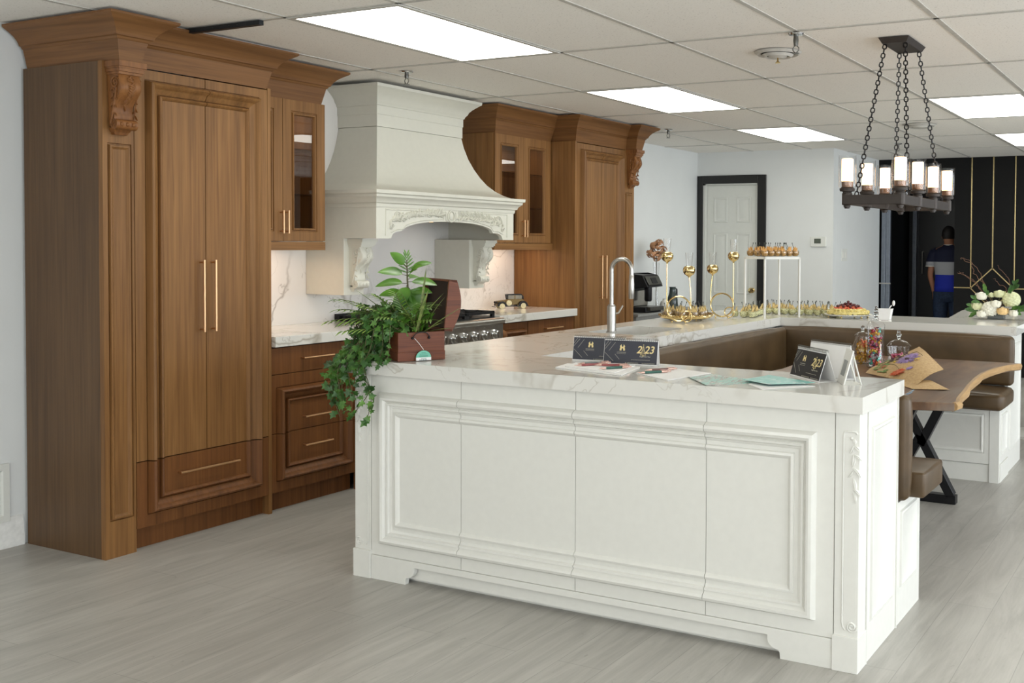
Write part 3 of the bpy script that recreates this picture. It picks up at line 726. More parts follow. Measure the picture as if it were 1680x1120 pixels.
# bracket-foot plinth
def foot(xa, xb, s):
    pts = [(xa,0)]
    L = [(.190,0),(.192,.022),(.197,.030)]+[(.197+.042*math.sin(a),.030+.036*(1-math.cos(a))) for a in [i*PI/2/8 for i in range(1,9)]]+[(.239,.068),(.239,.078)]
    return L
lf = foot(0,0,1)
poly = [(1.844,.104),(1.844,0)]+[(1.844+x,z) for x, z in lf]+[(3.934-x,z) for x, z in lf[::-1]]+[(3.934,0),(3.934,.104)]
b = MB(); b.prism(poly, IY0-.006, IY0+.018, 'y'); part('plinth_board', b, m_white, isl, bev=.0015)
b = MB(); b.box(1.85,3.93,IY0+.055,IY0+.07,0,.10); part('toe_kick', b, m_white, isl)
def corner_post(x0, x1, s):
    b = MB(); b.box(x0,x1,IY0-.002,IY0+.085,0,IZB-.001); p = part('corner_post', b, m_white, isl, bev=.002)
    b = MB(); b.box(x0-.003,x1+.003,IY0-.012,IY0+.09,0,.122); part('post_base', b, m_white, p, bev=.002)
    # raised border: long bar with rounded head, scroll at the bottom, leaf near the top
    b = MB(); y = IY0-.002
    if s > 0: xa, xb = x0+.030, x1-.008
    else: xa, xb = x1-.018, x0+.010
    d = 1 if xb > xa else -1
    pts = [(xb,y,.815),(xb-d*.004,y,.822),(xb-d*.02,y,.824),(xa+d*.012,y,.824),(xa+d*.003,y,.820),(xa,y,.808)]+[(xa,y,.8-.1*k) for k in range(1,7)]+[(xa,y,.165),(xa+d*.003,y,.152),(xa+d*.012,y,.143)]
    b.tube(pts, .0035, 8)
    cx, cz = (xb-d*.014), .157
    b.tube([(cx+math.cos(a)*.019*(1-a/15),y-.001,cz-math.sin(a)*.019*(1-a/15)) for a in [i*.45 for i in range(28)]] , .004, 6)
    b.box(min(xa,xb)+.004,max(xa,xb),y-.001,y,.15,.80)
    def fr(u, v): return Vector((u,y-.001,v)), Vector((0,-1,0)), Vector((0,0,1))
    sp = []
    for k, (u, v, L, a, w2) in enumerate([(0,.80,.02,PI,.007),(0,.775,.03,PI-.7,.008),(0,.775,.03,PI+.7,.008),(0,.745,.045,PI-.35,.009),(0,.745,.035,PI+.8,.007),(0,.70,.04,PI+.5,.008),(0,.69,.03,PI-.9,.006),(0,.665,.045,PI-.1,.007),(0,.63,.035,PI+.6,.006),(0,.62,.04,PI,.005)]):
        sp.append((xb-d*.012+u, v, L, a, w2))
    relief_leaves(b, fr, sp, .006); b.ball((xb-d*.02,y,.80), .006, 8, 6)
    part('carved_ornament', b, m_white, p, sharp=50)
corner_post(3.9385,IX1,1); corner_post(IX0,1.8395,-1)
# right end panels of the front arm
b = MB(); b.panel((IX1-.001,0,0), UY, UZ, NX, (IY0+.0865,.842,.0,IZB-.002), (IY0+.0865+.05,.842-.04,.13,.825), PI_S, .02)
part('end_panel', b, m_white, isl)
b = MB(); b.box(IX1-.02,IX1+.004,.4585,.464,0,IZB-.002); b.box(IX1-.02,IX1+.004,.838,.846,0,IZB-.002); part('end_fillet', b, m_white, isl)
# left side (faces the range) of the front arm

# long arm below the sink
li = thing('island_cabinet', 'white island arm with the sink, running away from the camera parallel to the range', 'kitchen island', (2.0,2.6,0))
b = MB(); b.box(1.775,2.32,.845,1.99,0,IZB-.001); b.box(1.775,2.32,1.99,2.62,0,.70); b.box(1.775,2.32,2.62,4.30,0,IZB-.001); part('carcass', b, m_white, li)
for k in range(5):
    a = .85+k*.69
    b = MB(); b.panel((1.775,0,0), UY, UZ, (-1,0,0), (a+.002,a+.686,.10,IZB-.01), (a+.05,a+.64,.15,.82), P_SM, .02); part('door', b, m_white, li)
bi = thing('island_cabinet', 'white island arm behind the far banquette, closing the U', 'kitchen island', (3.2,4.1,0))
b = MB(); b.box(2.325,3.935,3.82,4.30,0,IZB-.001); part('carcass', b, m_white, bi)
b = MB(); b.panel((3.936,0,0), UY, UZ, NX, (3.788,4.30,0,IZB-.002), (3.86,4.24,.13,.825), PI_S, .02); part('end_panel', b, m_white, bi)
# ------------------------------------------------------------------ countertop: U with a sink cut-out and a rounded peninsula end
def slab(mb, outer, hole, z0, z1):
    bm = bmesh.new()
    def loop(pts):
        vs = [bm.verts.new((x,y,z1)) for x, y in pts]; return [bm.edges.new((vs[i], vs[(i+1) % len(vs)])) for i in range(len(vs))]
    es = loop(outer)
    for h_ in hole: es += loop(h_)
    bmesh.ops.triangle_fill(bm, edges=es, use_beauty=True, use_dissolve=False)
    for f in list(bm.faces):
        if f.normal.z < 0: f.normal_flip()
    top = list(bm.faces); r = bmesh.ops.extrude_face_region(bm, geom=top); 
    for v in [g for g in r['geom'] if isinstance(g, bmesh.types.BMVert)]: v.co.z = z0
    bm.verts.index_update(); mb.v += [v.co.copy() for v in bm.verts]; mb.f += [tuple(v.index for v in f.verts) for f in bm.faces]; bm.free(); return mb
CX0, CX1, CY0 = 1.682, 4.042, .342
SK = (1.86,2.235,2.03,2.57)
def rrect(x0,x1,y0,y1,r,n=6):
    out = []
    for cx, cy, a in ((x1-r,y1-r,0),(x0+r,y1-r,PI/2),(x0+r,y0+r,PI),(x1-r,y0+r,1.5*PI)):
        out += [(cx+r*math.cos(a+PI/2*i/n), cy+r*math.sin(a+PI/2*i/n)) for i in range(n+1)]
    return out
sink_hole = rrect(SK[0],SK[1],SK[2],SK[3],.06)
pen = [(3.99,4.355)]+[(3.99+.30*math.sin(a),4.655-.30*math.cos(a)) for a in [i*PI/2/6 for i in range(1,7)]]
cx, cy, ra, rb = 3.93,5.35,.62,.92
pen = [(3.985,4.36)]+[(cx+ra*math.cos(a), cy+rb*math.sin(a)) for a in [math.radians(-70+i*10) for i in range(0,33)]]
outer = [(CX0,CY0),(CX1,CY0),(CX1,.868),(2.372,.868),(2.372,3.777),(3.985,3.777)]+[(3.985,4.36),(4.30,4.62),(4.45,5.0),(4.50,5.4),(4.43,5.8),(4.25,6.1),(3.98,6.27),(3.72,6.25),(3.52,6.11),(3.37,5.87),(3.315,5.6),(3.32,5.3),(3.35,5.0),(3.385,4.7),(3.405,4.5),(3.42,4.375),(3.40,4.36),(CX0,4.36)]
b = MB(); slab(b, outer, [sink_hole], IZB, IZT)
ct = single('countertop', b, m_marble, 'thick white veined quartz counter, U-shaped, on the white island', 'countertop', sharp=20)
b = MB(); b.lathe([(.30,0),(.30,.02),(.09,.05),(.07,.30),(.07,.70),(.12,.84),(.22,.887)], 28, (4.0,5.3,0)); single('pedestal', b, m_white, 'white round pedestal under the rounded end of the far counter', 'table base')
# sink
sk = thing('sink', 'undermount stainless steel sink set in the island counter', 'sink', (2.05,2.3,.72))
b = MB(); n = MB(); rr_ = [rrect(SK[0]-.012,SK[1]+.012,SK[2]-.012,SK[3]+.012,.07), rrect(SK[0]+.002,SK[1]-.002,SK[2]+.002,SK[3]-.002,.058), rrect(SK[0]+.006,SK[1]-.006,SK[2]+.006,SK[3]-.006,.055), rrect(SK[0]+.03,SK[1]-.03,SK[2]+.03,SK[3]-.03,.05)]
b.loft([[(x,y,z) for x, y in r] for r, z in zip(rr_, (.886,.886,.74,.715))], cap=False); N_ = len(b.v); b.f.append(tuple(range(N_-len(rr_[0]),N_))); part('basin', b, m_steeld, sk)
b = MB(); b.lathe([(.045,0),(.045,.003),(.03,.004),(0,.002)], 20, (2.05,2.3,.716)); part('drain', b, m_steeld, sk)
# faucet
fa = thing('faucet', 'tall brushed steel gooseneck pull-down faucet behind the calendars', 'faucet', (2.0,2.10,IZT))
b = MB(); b.lathe([(.032,0),(.032,.004),(.0255,.006),(.0255,.15),(.020,.155),(.020,.16)], 24, (2.0,2.10,IZT)); part('base', b, m_steel, fa)
dxy = Vector((.80,.60,0)); dxy = Vector((1,.12,0)).normalized(); R_ = .062
pts = [Vector((2.0,2.10,IZT+.155)), Vector((2.0,2.10,IZT+.36))]+[Vector((2.0,2.10,IZT+.36))+dxy*(R_-R_*math.cos(a))+Vector((0,0,R_*math.sin(a))) for a in [i*PI/14 for i in range(1,15)]]+[Vector((2.0,2.10,IZT+.325))+dxy*2*R_]
b = MB(); b.tube(pts, .0125, 16); part('spout', b, m_steel, fa)
q = Vector((2.0,2.10,IZT))+dxy*2*R_
b = MB(); b.lathe([(.0145,.195),(.0165,.20),(.0165,.275),(.015,.30),(.0145,.328),(.0135,.33)], 20, tuple(q)); part('spray_head', b, m_steel, fa)
b = MB(); b.tube([(2.0,2.10,IZT+.10),(2.02,2.145,IZT+.11),(2.03,2.175,IZT+.15)], [.008,.006,.005], 10); part('lever', b, m_steel, fa)

# ------------------------------------------------------------------ banquette
def leather():
    g = G('brown_leather'); n = g.noise(g.coord(), 220, 3); m = g.noise(g.coord(), 6, 3)
    c = g.ramp(m, [(.3, lin('45351F')), (.7, lin('5A462D'))]); g.set(col=c, rough=.42, spec=.45); g.bump(n, .12, .002); return g.m
m_lea = leather()
def cushion(mb, x0,x1,y0,y1,z0,z1, r=.025, puff=.012, sag=0, seed=0):
    """rounded box with a gentle crown and a few soft dents"""
    n = 18; vs = []; bm = bmesh.new()
    nx = max(2,int((x1-x0)/.05)); ny = max(2,int((y1-y0)/.05)); nz = max(2,int((z1-z0)/.05))
    def put(u, v, w):
        p = Vector((x0+(x1-x0)*u, y0+(y1-y0)*v, z0+(z1-z0)*w)); c = Vector((min(max(p.x,x0+r),x1-r), min(max(p.y,y0+r),y1-r), min(max(p.z,z0+r),z1-r)))
        d = p-c
        if d.length > 1e-7: p = c+d.normalized()*r
        k = puff*(noise.noise(p*4.3+Vector((seed,0,0)))*.7)
        e = min(1, min(u,1-u)*8)*min(1, min(w,1-w)*8) if (v == 0 or v == 1) else 0
        if v == 0: p.y -= puff*e*.8
        if v == 1: p.y += puff*e*.4
        e = min(1, min(v,1-v)*8)*min(1, min(w,1-w)*8)
        if u in (0,1): p.x += (puff*.6*e)*(1 if u else -1)
        e = min(1, min(u,1-u)*8)*min(1, min(v,1-v)*8)
        if w == 1: p.z += puff*e*.8+k*.5
        return p+Vector((k*.35,k*.35,0))
    def ws(n_, Ln):
        q = r/Ln; a = [0,.25*q,.6*q,q]; m_ = max(2, n_-2); return a+[q+(1-2*q)*i/m_ for i in range(1, m_)]+[1-q,1-.6*q,1-.25*q,1]
    wx, wy, wz = ws(nx, x1-x0), ws(ny, y1-y0), ws(nz, z1-z0)
    def face(fn, A_, B_):
        na, nb = len(A_)-1, len(B_)-1; mb.grid(lambda s, t: fn(A_[round(s*na)], B_[round(t*nb)]), na, nb)
    nx, ny, nz = wx, wy, wz
    face(lambda s,t: put(s,t,1), nx, ny); face(lambda s,t: put(s,t,0), nx, ny)
    face(lambda s,t: put(s,0,t), nx, nz); face(lambda s,t: put(s,1,t), nx, nz)
    face(lambda s,t: put(0,s,t), ny, nz); face(lambda s,t: put(1,s,t), ny, nz)
    return mb
def cush(name, args, label, cat, grp=None, **k):
    b = MB(); cushion(b, *args, **k)
    bm = b.bm(); bmesh.ops.remove_doubles(bm, verts=bm.verts[:], dist=.0004); bmesh.ops.recalc_face_normals(bm, faces=bm.faces[:]); bm.verts.index_update()
    b.v = [v.co.copy() for v in bm.verts]; b.f = [tuple(v.index for v in f.verts) for f in bm.faces]; bm.free()
    return single(name, b, m_lea, label, cat, grp, fix=False, sharp=180)
cush('back_cushion', (2.385,2.455,.955,3.703,.58,.884), 'long brown leather back cushion along the inner left side of the booth', 'cushion', seed=1)
cush('back_cushion', (2.388,3.975,3.708,3.775,.572,.886), 'brown leather back cushion along the far side of the booth', 'cushion', seed=2)
cush('back_cushion', (2.46,4.055,.875,.945,.475,.884), 'brown leather back cushion seen edge-on behind the front counter', 'cushion', seed=3)
cush('seat_cushion', (2.46,3.975,3.37,3.77,.457,.562), 'brown leather seat cushion at the far side of the booth under the table edge', 'seat cushion', seed=4, r=.03)
cush('seat_cushion', (2.46,4.10,.962,1.27,.475,.575), 'brown leather seat cushion sticking out behind the right end of the front counter', 'seat cushion', seed=5, r=.012, puff=.006)
cush('seat_cushion', (2.39,2.86,1.29,3.35,.457,.562), 'brown leather seat cushion along the inner left side of the booth, mostly hidden', 'seat cushion', seed=6, r=.03)
def bench(x0,x1,y0,y1, face, label):
    t = thing('bench_base', label, 'bench', ((x0+x1)/2,(y0+y1)/2,0))
    b = MB()
    if face == '-y':
        b.box(x0,x1-.022,y0+.022,y1,.0,.455); part('carcass', b, m_white, t)
        b = MB(); b.panel((0,y0,0),(1,0,0),UZ,NYm,(x0,x1-.06,.112,.455),(x0+.05,x1-.09,.175,.425),PI_S,.02); part('front_panel', b, m_white, t)
        b = MB(); b.box(x1-.058,x1,y0-.004,y0+.02,0,.455); part('stile', b, m_white, t)
        b = MB(); b.box(x0,x1-.06,y0+.006,y0+.021,0,.108); part('toe_kick', b, m_white, t)
        b = MB(); b.panel((x1-.0,0,0),UY,UZ,NX,(y0+.0205,y1,.112,.455),(y0+.06,y1-.04,.16,.42),PI_S,.02); b.box(x1-.02,x1+.006,y0+.0205,y1,0,.11); part('end_panel', b, m_white, t)
    elif face == '+y':
        b.box(x0,x1-.022,y0,y1,.0,.47); part('carcass', b, m_white, t)
        b = MB(); b.panel((x1-.001,0,0),UY,UZ,NX,(y0,y1,.0,.472),(y0+.05,y1-.05,.13,.44),PI_S,.02); part('end_panel', b, m_white, t)
    else:
        b.box(x0,x1,y0,y1,0,.455); part('carcass', b, m_white, t)
bench(2.46,3.94,3.48,3.784,'-y','white panelled bench base under the far booth seat')
bench(2.46,IX1,.848,1.20,'+y','white bench base behind the right end of the front island')
bench(2.46,2.80,1.21,3.47,'+x','white bench base along the inner left side of the booth behind the counter')

# ------------------------------------------------------------------ live-edge table
tb_ = thing('dining_table', 'live-edge walnut slab table on black metal X legs inside the booth', 'table', (3.5,2.45,0))
edge = [(2.95,1.56),(3.40,1.55),(3.88,1.545),(4.075,1.60),(4.080,1.66),(4.062,1.74),(4.046,1.88),(4.031,2.045),(4.010,2.22),(3.995,2.40),(3.982,2.56),(3.976,2.73),(3.982,2.89),(3.997,3.05),(4.018,3.15),(4.040,3.24),(4.072,3.30),(4.085,3.335),(4.06,3.36),(3.4,3.362),(2.95,3.36),(2.90,2.9),(2.93,2.4),(2.88,2.0)]
def slabwood():
    g = G('live_edge_walnut'); a = g.noise(g.coord((7,.8,3)), 1, 6, .6, 1.8); c = g.ramp(a, [(.25, lin('4A3424')), (.5, lin('6F523B')), (.75, lin('8C6E52'))])
    w_ = g.noise(g.coord((2.2,.5,1)), 1, 3, .5, 1.2); c = g.mix(g.ramp(w_, [(.55,(0,0,0,1)),(.62,(.7,.7,.7,1))]), c, lin('7D7064'))
    g.set(col=c, rough=.3, spec=.5); return g.m
b = MB(); slab(b, edge, [], .722, .760); top = part('tabletop', b, slabwood(), tb_, bev=.004)
b = MB(); rows = []
ed = edge[3:18]
for i, (x, y) in enumerate(ed):
    a = Vector(ed[max(0,i-1)]); c = Vector(ed[min(len(ed)-1,i+1)]); d = (c-a).normalized(); nn = Vector((d.y,-d.x)); wv = .006*math.sin(i*2.1)
    rows.append([(x-nn.x*.012,y-nn.y*.012,.7612),(x+nn.x*(.004+wv*.3),y+nn.y*(.004+wv*.3),.7615),(x+nn.x*(.014+wv),y+nn.y*(.014+wv),.748),(x+nn.x*(.010+wv),y+nn.y*(.010+wv),.730),(x-nn.x*.012,y-nn.y*.012,.7205)])
b.loft(rows, cap=True); part('bark_edge', b, wood('sapwood', 'y', '8A6843', 'AC8A5E', 'C0A176', .45), top)
b = MB(); b.tube([(3.79,1.545,.7605),(3.80,1.66,.7608),(3.815,1.80,.7606),(3.80,1.95,.7604)], [.016,.015,.012,.006], 8, flat=.12); b.box(3.770,3.812,1.541,1.556,.721,.7605)
part('resin_inlay', b, plain('blue_resin', '7FA0B8', .12, 0, .15), top)
for y in (2.0,2.85):
    t = MB()
    def bar(a, c, w=.025, d=.03):
        a, c = Vector(a), Vector(c); v = (c-a).normalized(); s = v.cross(Vector((0,1,0))).normalized()*w; e = Vector((0,d,0))
        vs = [a-s-e,a+s-e,a+s+e,a-s+e,c-s-e,c+s-e,c+s+e,c-s+e]; t.add(vs, [(0,3,2,1),(4,5,6,7),(0,1,5,4),(1,2,6,5),(2,3,7,6),(3,0,4,7)])
    bar((3.435,y,.70),(3.79,y,.045)); bar((3.80,y,.70),(3.615,y,.32)); bar((3.615,y,.375),(3.44,y,.045))
    bar((3.38,y,.708),(3.86,y,.708),.012); bar((3.41,y,.0255),(3.82,y,.0255),.0245)
    part('leg', t, m_blackm, tb_, bev=.003)
# ------------------------------------------------------------------ chandelier
ch = thing('chandelier', 'rectangular bronze chandelier with glass cylinder shades hanging on four chains', 'chandelier', (3.69,2.07,1.66))
m_bronze = plain('oiled_bronze', '3B342F', .5, .4)
CXm, CYm, CZ = 3.69, 2.07, 1.665; hw, hl = .125, .475
b = MB(); b.loft([[(CXm-.075,CYm-.165,ZC-.004),(CXm+.075,CYm-.165,ZC-.004),(CXm+.075,CYm+.165,ZC-.004),(CXm-.075,CYm+.165,ZC-.004)],[(CXm-.06,CYm-.15,ZC-.03),(CXm+.06,CYm-.15,ZC-.03),(CXm+.06,CYm+.15,ZC-.03),(CXm-.06,CYm+.15,ZC-.03)]]); part('ceiling_plate', b, m_bronze, ch)
b = MB(); b.sweep([(CXm-hw,CYm-hl),(CXm+hw,CYm-hl),(CXm+hw,CYm+hl),(CXm-hw,CYm+hl)], [(-.012,CZ-.022),(.012,CZ-.022),(.012,CZ+.022),(-.012,CZ+.022)], 1, True); part('frame', b, m_bronze, ch, bev=.002)
m_lampglass = glass('shade_clear_glass', (.95,.95,.95,1), .02, 1.3)
m_bulb = emit('frosted_lit_glass', (1.0,.82,.62), 3.6)
for sx in (-1, 1):
    for k in range(4):
        x, y = CXm+sx*hw, CYm-hl+.012+k*(2*hl-.024)/3
        b = MB(); b.lathe([(.012,-.040),(.012,-.034),(.016,-.034),(.016,-.026),(.024,-.022),(.024,.030),(.020,.032),(.022,.038),(.034,.040),(.036,.052),(.030,.055),(.028,.058),(0,.058)], 20, (x,y,CZ)); cup = part('lamp_holder', b, m_bronze, ch)
        b = MB(); b.lathe([(.026,.059),(.027,.085),(0,.085)], 20, (x,y,CZ)); part('collar', b, plain('lamp_collar', '7D5F4A', .3, .8) if (sx, k) == (-1, 0) else bpy.data.materials['lamp_collar'], cup)
        b = MB(); b.lathe([(.0265,.086),(.0265,.188),(.022,.190),(0,.190)], 20, (x,y,CZ)); part('frosted_tube', b, m_bulb, cup)
        b = MB(); b.lathe([(.0,.0582),(.038,.0582),(.040,.07),(.040,.205)], 24, (x,y,CZ), cap=False); part('glass_shade', b, m_lampglass, cup)
def chain(a, c, n=33):
    a, c = Vector(a), Vector(c); d = c-a; L = d.length; d.normalize(); s0 = d.cross(Vector((1,.3,0))).normalized(); s1 = d.cross(s0).normalized(); b = MB(); st = L/n
    for i in range(n):
        m = a+d*(st*(i+.5)); s = s0 if i % 2 else s1; h = st*.68; w = .009
        pts = []
        for k in range(12):
            t = 2*PI*k/12; pts.append(m+s*(w*math.cos(t))+d*((h-w)*(1 if math.sin(t) > 0 else -1)*(1 if abs(math.sin(t)) > .01 else 0)*.85+w*math.sin(t)*.6))
        b.tube(pts, .0034, 5, True)
    return b
for sx in (-1, 1):
    for sy in (-1, 1): part('chain', chain((CXm+sx*.05,CYm+sy*.13,ZC-.032), (CXm+sx*(hw-.002),CYm+sy*(hl*.70),CZ+.022)), m_blackm, ch)
# hub plates on chain bottoms are part of the frame
# ------------------------------------------------------------------ ceiling fittings
def diffuser_vent(x, y, label, r=.125, head=True):
    t = thing('ceiling_vent', label, 'air vent', (x,y,ZC-.05), group=None)
    b = MB()
    for r0, r1, z0 in ((r,r*.72,.0),(r*.66,r*.45,-.012),(r*.40,0,-.018)):
        b.lathe([(r0,z0-.002),(r0*.97,z0-.006),((r0+r1)/2,z0-.016),(r1,z0-.010),(r1,z0-.006),(r0*.9,z0-.0)], 32, (x,y,ZC-.002), cap=False)
    part('rings', b, m_tbar, t)
    b = MB(); b.lathe([(r*.74,-.003),(0,-.003)], 24, (x,y,ZC)); part('throat', b, m_dark, t)
    if head:
        b = MB(); b.lathe([(.004,-.02),(.004,-.045),(.007,-.052),(.014,-.058),(.014,-.061),(0,-.061)], 14, (x,y,ZC)); part('pull_knob', b, m_gold, t)
diffuser_vent(3.03, 2.06, 'round white ceiling air vent with a brass knob left of the chandelier')
diffuser_vent(2.90, 5.52, 'round ceiling vent seen behind the chandelier chains', .14, False)
def sprinkler(x, y, label, long=False):
    t = thing('sprinkler', label, 'sprinkler', (x,y,ZC-.08))
    b = MB(); b.lathe([(.038,-.003),(.034,-.010),(.012,-.013)], 20, (x,y,ZC)); part('escutcheon', b, m_chrome, t)
    L = .03 if not long else .05
    b = MB(); b.lathe([(.011,-.012),(.013,-.012-L*.5),(.010,-.012-L)], 14, (x,y,ZC))
    z0 = ZC-.012-L
    for s in (-1, 1): b.tube([(x+s*.006,y,z0),(x+s*.015,y,z0-.010),(x+s*.014,y,z0-.022),(x+s*.003,y,z0-.032)], .0025, 6)
    b.lathe([(.017,-.0335),(.017,-.036),(0,-.036)], 16, (x,y,z0)); part('head', b, m_steeld, t)
sprinkler(3.287, 1.652, 'chrome sprinkler head beside the round ceiling vent', True)
sprinkler(.80, 1.74, 'chrome sprinkler head above the range hood crown')
sprinkler(2.313, 7.0, 'far sprinkler head on the ceiling behind the chandelier')
sprinkler(.80, 5.03, 'sprinkler head at the top right corner of the far cabinet crown')
b = MB(); b.box(.68,1.18,.36,.385,ZC-.026,ZC-.0045)
for k in range(9): b.lathe([(.004,0),(.004,.001),(0,.001)], 8, (.71+k*.055,.359,ZC-.016))
single('ceiling_bracket', b, plain('black_ceiling_channel', '26282A', .5, .5), 'black perforated metal channel on the ceiling beside the first light panel', 'bracket')
# ------------------------------------------------------------------ chest planter on the island corner
pa, pb, pc = Vector((1.997,.365,IZT)), Vector((2.096,.545,IZT)), None
ex = (pb-pa).normalized(); ez = Vector((0,0,1)); ey = Vector((-ex.y, ex.x, 0)); PW = (pb-pa).length; PL = .31; PH = .124
m_chest = wood('mahogany_chest', 'xy', '3A1D12', '66361F', '7F472B', .42, 2.5); m_chestd = plain('chest_lining', '0D0A0A', .6)
an = math.atan2(ex.y, ex.x)
pl = thing('planter_chest', 'dark wooden chest planter with an open lid on the left counter corner', 'planter', tuple(pa), an)
# local frame: x along the short front end (ring handles), y away along the chest, z up
def L(nm, b, m, par=pl, **k): return part(nm, b, m, par, world=False, **k)
b = MB(); th = .010; b.box(0,PW,0,th,.001,PH); b.box(0,PW,PL-th,PL,.001,PH); b.box(0,th,th,PL-th,.001,PH); b.box(PW-th,PW,th,PL-th,.001,PH); b.box(th,PW-th,th,PL-th,.001,.01)
bx_ = L('box', b, m_chest, bev=.0015)
b = MB(); b.box(-.002,PW+.002,-.002,PL+.002,.001,.040); L('base_band', b, m_chest, bx_, bev=.002)
b = MB(); b.box(th,PW-th,th,PL-th,.085,.09); L('soil', b, plain('potting_soil', '231B14', .9))
b = MB()   # open lid hinged on the long right side
hx = PW-.002
n = 10; arc = [(.0,0)]+[(.055*math.sin(PI*i/n)**.8 if i else 0, .225*i/n) for i in range(n+1)]
prof = [(0.0,0.0)]+[(.035+.030*math.sin(PI*i/n), .225*i/n+.0) for i in range(n+1)]+[(0,.225)]
def lidpt(p, y): d, h = p; a = math.radians(6); return (hx+d*math.cos(a)+h*math.sin(a), y, PH-.02+h*math.cos(a)-d*math.sin(a)+.02)
for (y0, y1) in ((0,.012),(PL-.012,PL)): b.loft([[lidpt(p, y0) for p in prof],[lidpt(p, y1) for p in prof]])
o2 = prof[1:-1]; i2 = [(d-.008,h*.96+.004) for d, h in o2]; ring = o2+i2[::-1]
b.loft([[lidpt(p, .012) for p in ring],[lidpt(p, PL-.012) for p in ring]])
for e in (0,-1):
    q = [(0,prof[1][1]),(prof[1][0],prof[1][1]),(prof[1][0],prof[1][1]+.009),(0,prof[1][1]+.009)] if e == 0 else [(0,.216),(prof[-2][0],.216),(prof[-2][0],.225),(0,.225)]
    b.loft([[lidpt(p, 0) for p in q],[lidpt(p, PL) for p in q]])
lid = L('lid', b, m_chest)
b = MB(); q = [(.020,.010),(.026,.010),(.026,.215),(.020,.215)]; b.loft([[lidpt(p, .012) for p in q],[lidpt(p, PL-.012) for p in q]]); L('lid_lining', b, m_chestd, lid)
b = MB()
for s in (.10,.15): b.ball((PW*.30+(s-.10)*1.45,-.004,PH*.80), .006, 10, 8)
b.tube([(PW*.30+.036*(1-math.cos(a)),-.007-.010*math.sin(a),PH*.80+.026*math.sin(a)) for a in [i*PI/12 for i in range(13)]], .0022, 6); L('ring_handle', b, m_iron)
tg = MB(); k = 20; pts = [(-.033,0)]+[(.033*math.cos(PI-PI*i/k),.012+.030*math.sin(PI*i/k)) for i in range(k+1)]+[(.033,0)]
def tagm(z0, z1, name, col, off):
    b = MB(); P_ = [(x,max(z0,min(z1,z))) for x, z in pts]; w_ = []
    for p in P_:
        if not w_ or abs(p[0]-w_[-1][0])+abs(p[1]-w_[-1][1]) > 1e-5: w_.append(p)
    b.prism([(x+PW*.52,z+.003) for x, z in w_], -.012-off, -.0105-off, 'y'); return L(name, b, plain(name+'_card', col, .5, 0, .01), pl)
tc = tagm(0,.046,'plant_tag','6FBBA2',0)
b = MB(); b.box(PW*.52-.033,PW*.52+.033,-.0135,-.0125,.003,.016); part('tag_white_band', b, m_paper, tc, world=False)
b = MB()
for k in range(7): b.box(PW*.52-.018+k*.0048,PW*.52-.016+k*.0048+.0012*(k%2),-.0142,-.0136,.004,.008)
for z, w_ in ((.035,.016),(.029,.028),(.024,.032),(.0195,.034),(.011,.02)): b.box(PW*.52-w_*.6,PW*.52+w_*.6,-.0132 if z > .017 else -.0142,-.0126 if z > .017 else -.0136,z,z+.0012)
part('tag_print', b, plain('tag_ink', '2E5B50', .6), tc, world=False)
b = MB(); b.tube([(PW*.52,-.012,.049),(PW*.43,-.011,.075),(PW*.33,-.010,PH*.80)], .0009, 5); L('tag_string', b, m_paper)

# ------------------------------------------------------------------ plants in the chest
m_ivy = G('ivy_leaf'); m_ivy.set(col=m_ivy.ramp(m_ivy.noise(m_ivy.coord(), 14, 2), [(.3, lin('1F3E17')), (.5, lin('3A6427')), (.72, lin('66913D'))]), rough=.45); m_ivy = m_ivy.m
m_leaf = G('glossy_green_leaf'); m_leaf.set(col=m_leaf.ramp(m_leaf.noise(m_leaf.coord(), 9, 2), [(.3, lin('2F5A1C')), (.7, lin('6FA03A'))]), rough=.3); m_leaf = m_leaf.m
m_palm = G('palm_leaf'); m_palm.set(col=m_palm.ramp(m_palm.noise(m_palm.coord(), 12, 2), [(.3, lin('466F24')), (.7, lin('9CBE55'))]), rough=.4); m_palm = m_palm.m
m_stem = plain('plant_stem', '4F4A28', .6); m_stripe = plain('striped_blade', '7C8B4A', .45, 0, .25, 60)
pw = pl.matrix_basis.copy()
def P(x, y, z): return Matrix.Translation(tuple(pa)) @ Matrix.Rotation(an, 4, 'Z') @ Vector((x,y,z))
def star_leaf(b, c, d, nrm, s):
    d = d.normalized(); nrm = (nrm-d*nrm.dot(d)).normalized(); e = d.cross(nrm)
    out = [(0,0),(.10,-.30),(.48,-.42),(.22,-.12),(.62,-.30),(.55,-.08),(1.0,0),(.55,.08),(.62,.30),(.22,.12),(.48,.42),(.10,.30)]
    # five lobed ivy outline (length, width), folded on the midrib
    out = [(0,0),(-.08,-.22),(.06,-.46),(.26,-.26),(.50,-.52),(.58,-.22),(1.0,0),(.58,.22),(.50,.52),(.26,.26),(.06,.46),(-.08,.22)]
    vs = [c+d*(x*s)+e*(y*s)+nrm*(abs(y)*s*.22-x*x*s*.18) for x, y in out]; m = c+d*(.45*s)-nrm*(.03*s); n = len(vs); vs.append(m)
    b.add(vs, [(i,(i+1) % n,n) for i in range(n)])
def blade(b, c, d, up, Ln, w, bend=.3, n=8, fold=.25, tip=1.0):
    d = d.normalized(); s = d.cross(up).normalized(); u = s.cross(d).normalized(); vs = []; 
    for i in range(n+1):
        t = i/n; ww = w*(math.sin(PI*(t*.93+.07))**.8 if tip else (1-t)); p = c+d*(Ln*t)-Vector((0,0,1))*(bend*Ln*t*t)
        vs += [p-s*ww+u*(ww*fold), p-u*0, p+s*ww+u*(ww*fold)]
    b.add(vs, [(i*3+j, i*3+3+j, i*3+4+j, i*3+1+j) for i in range(n) for j in (0,1)])
ra = random.Random(11)
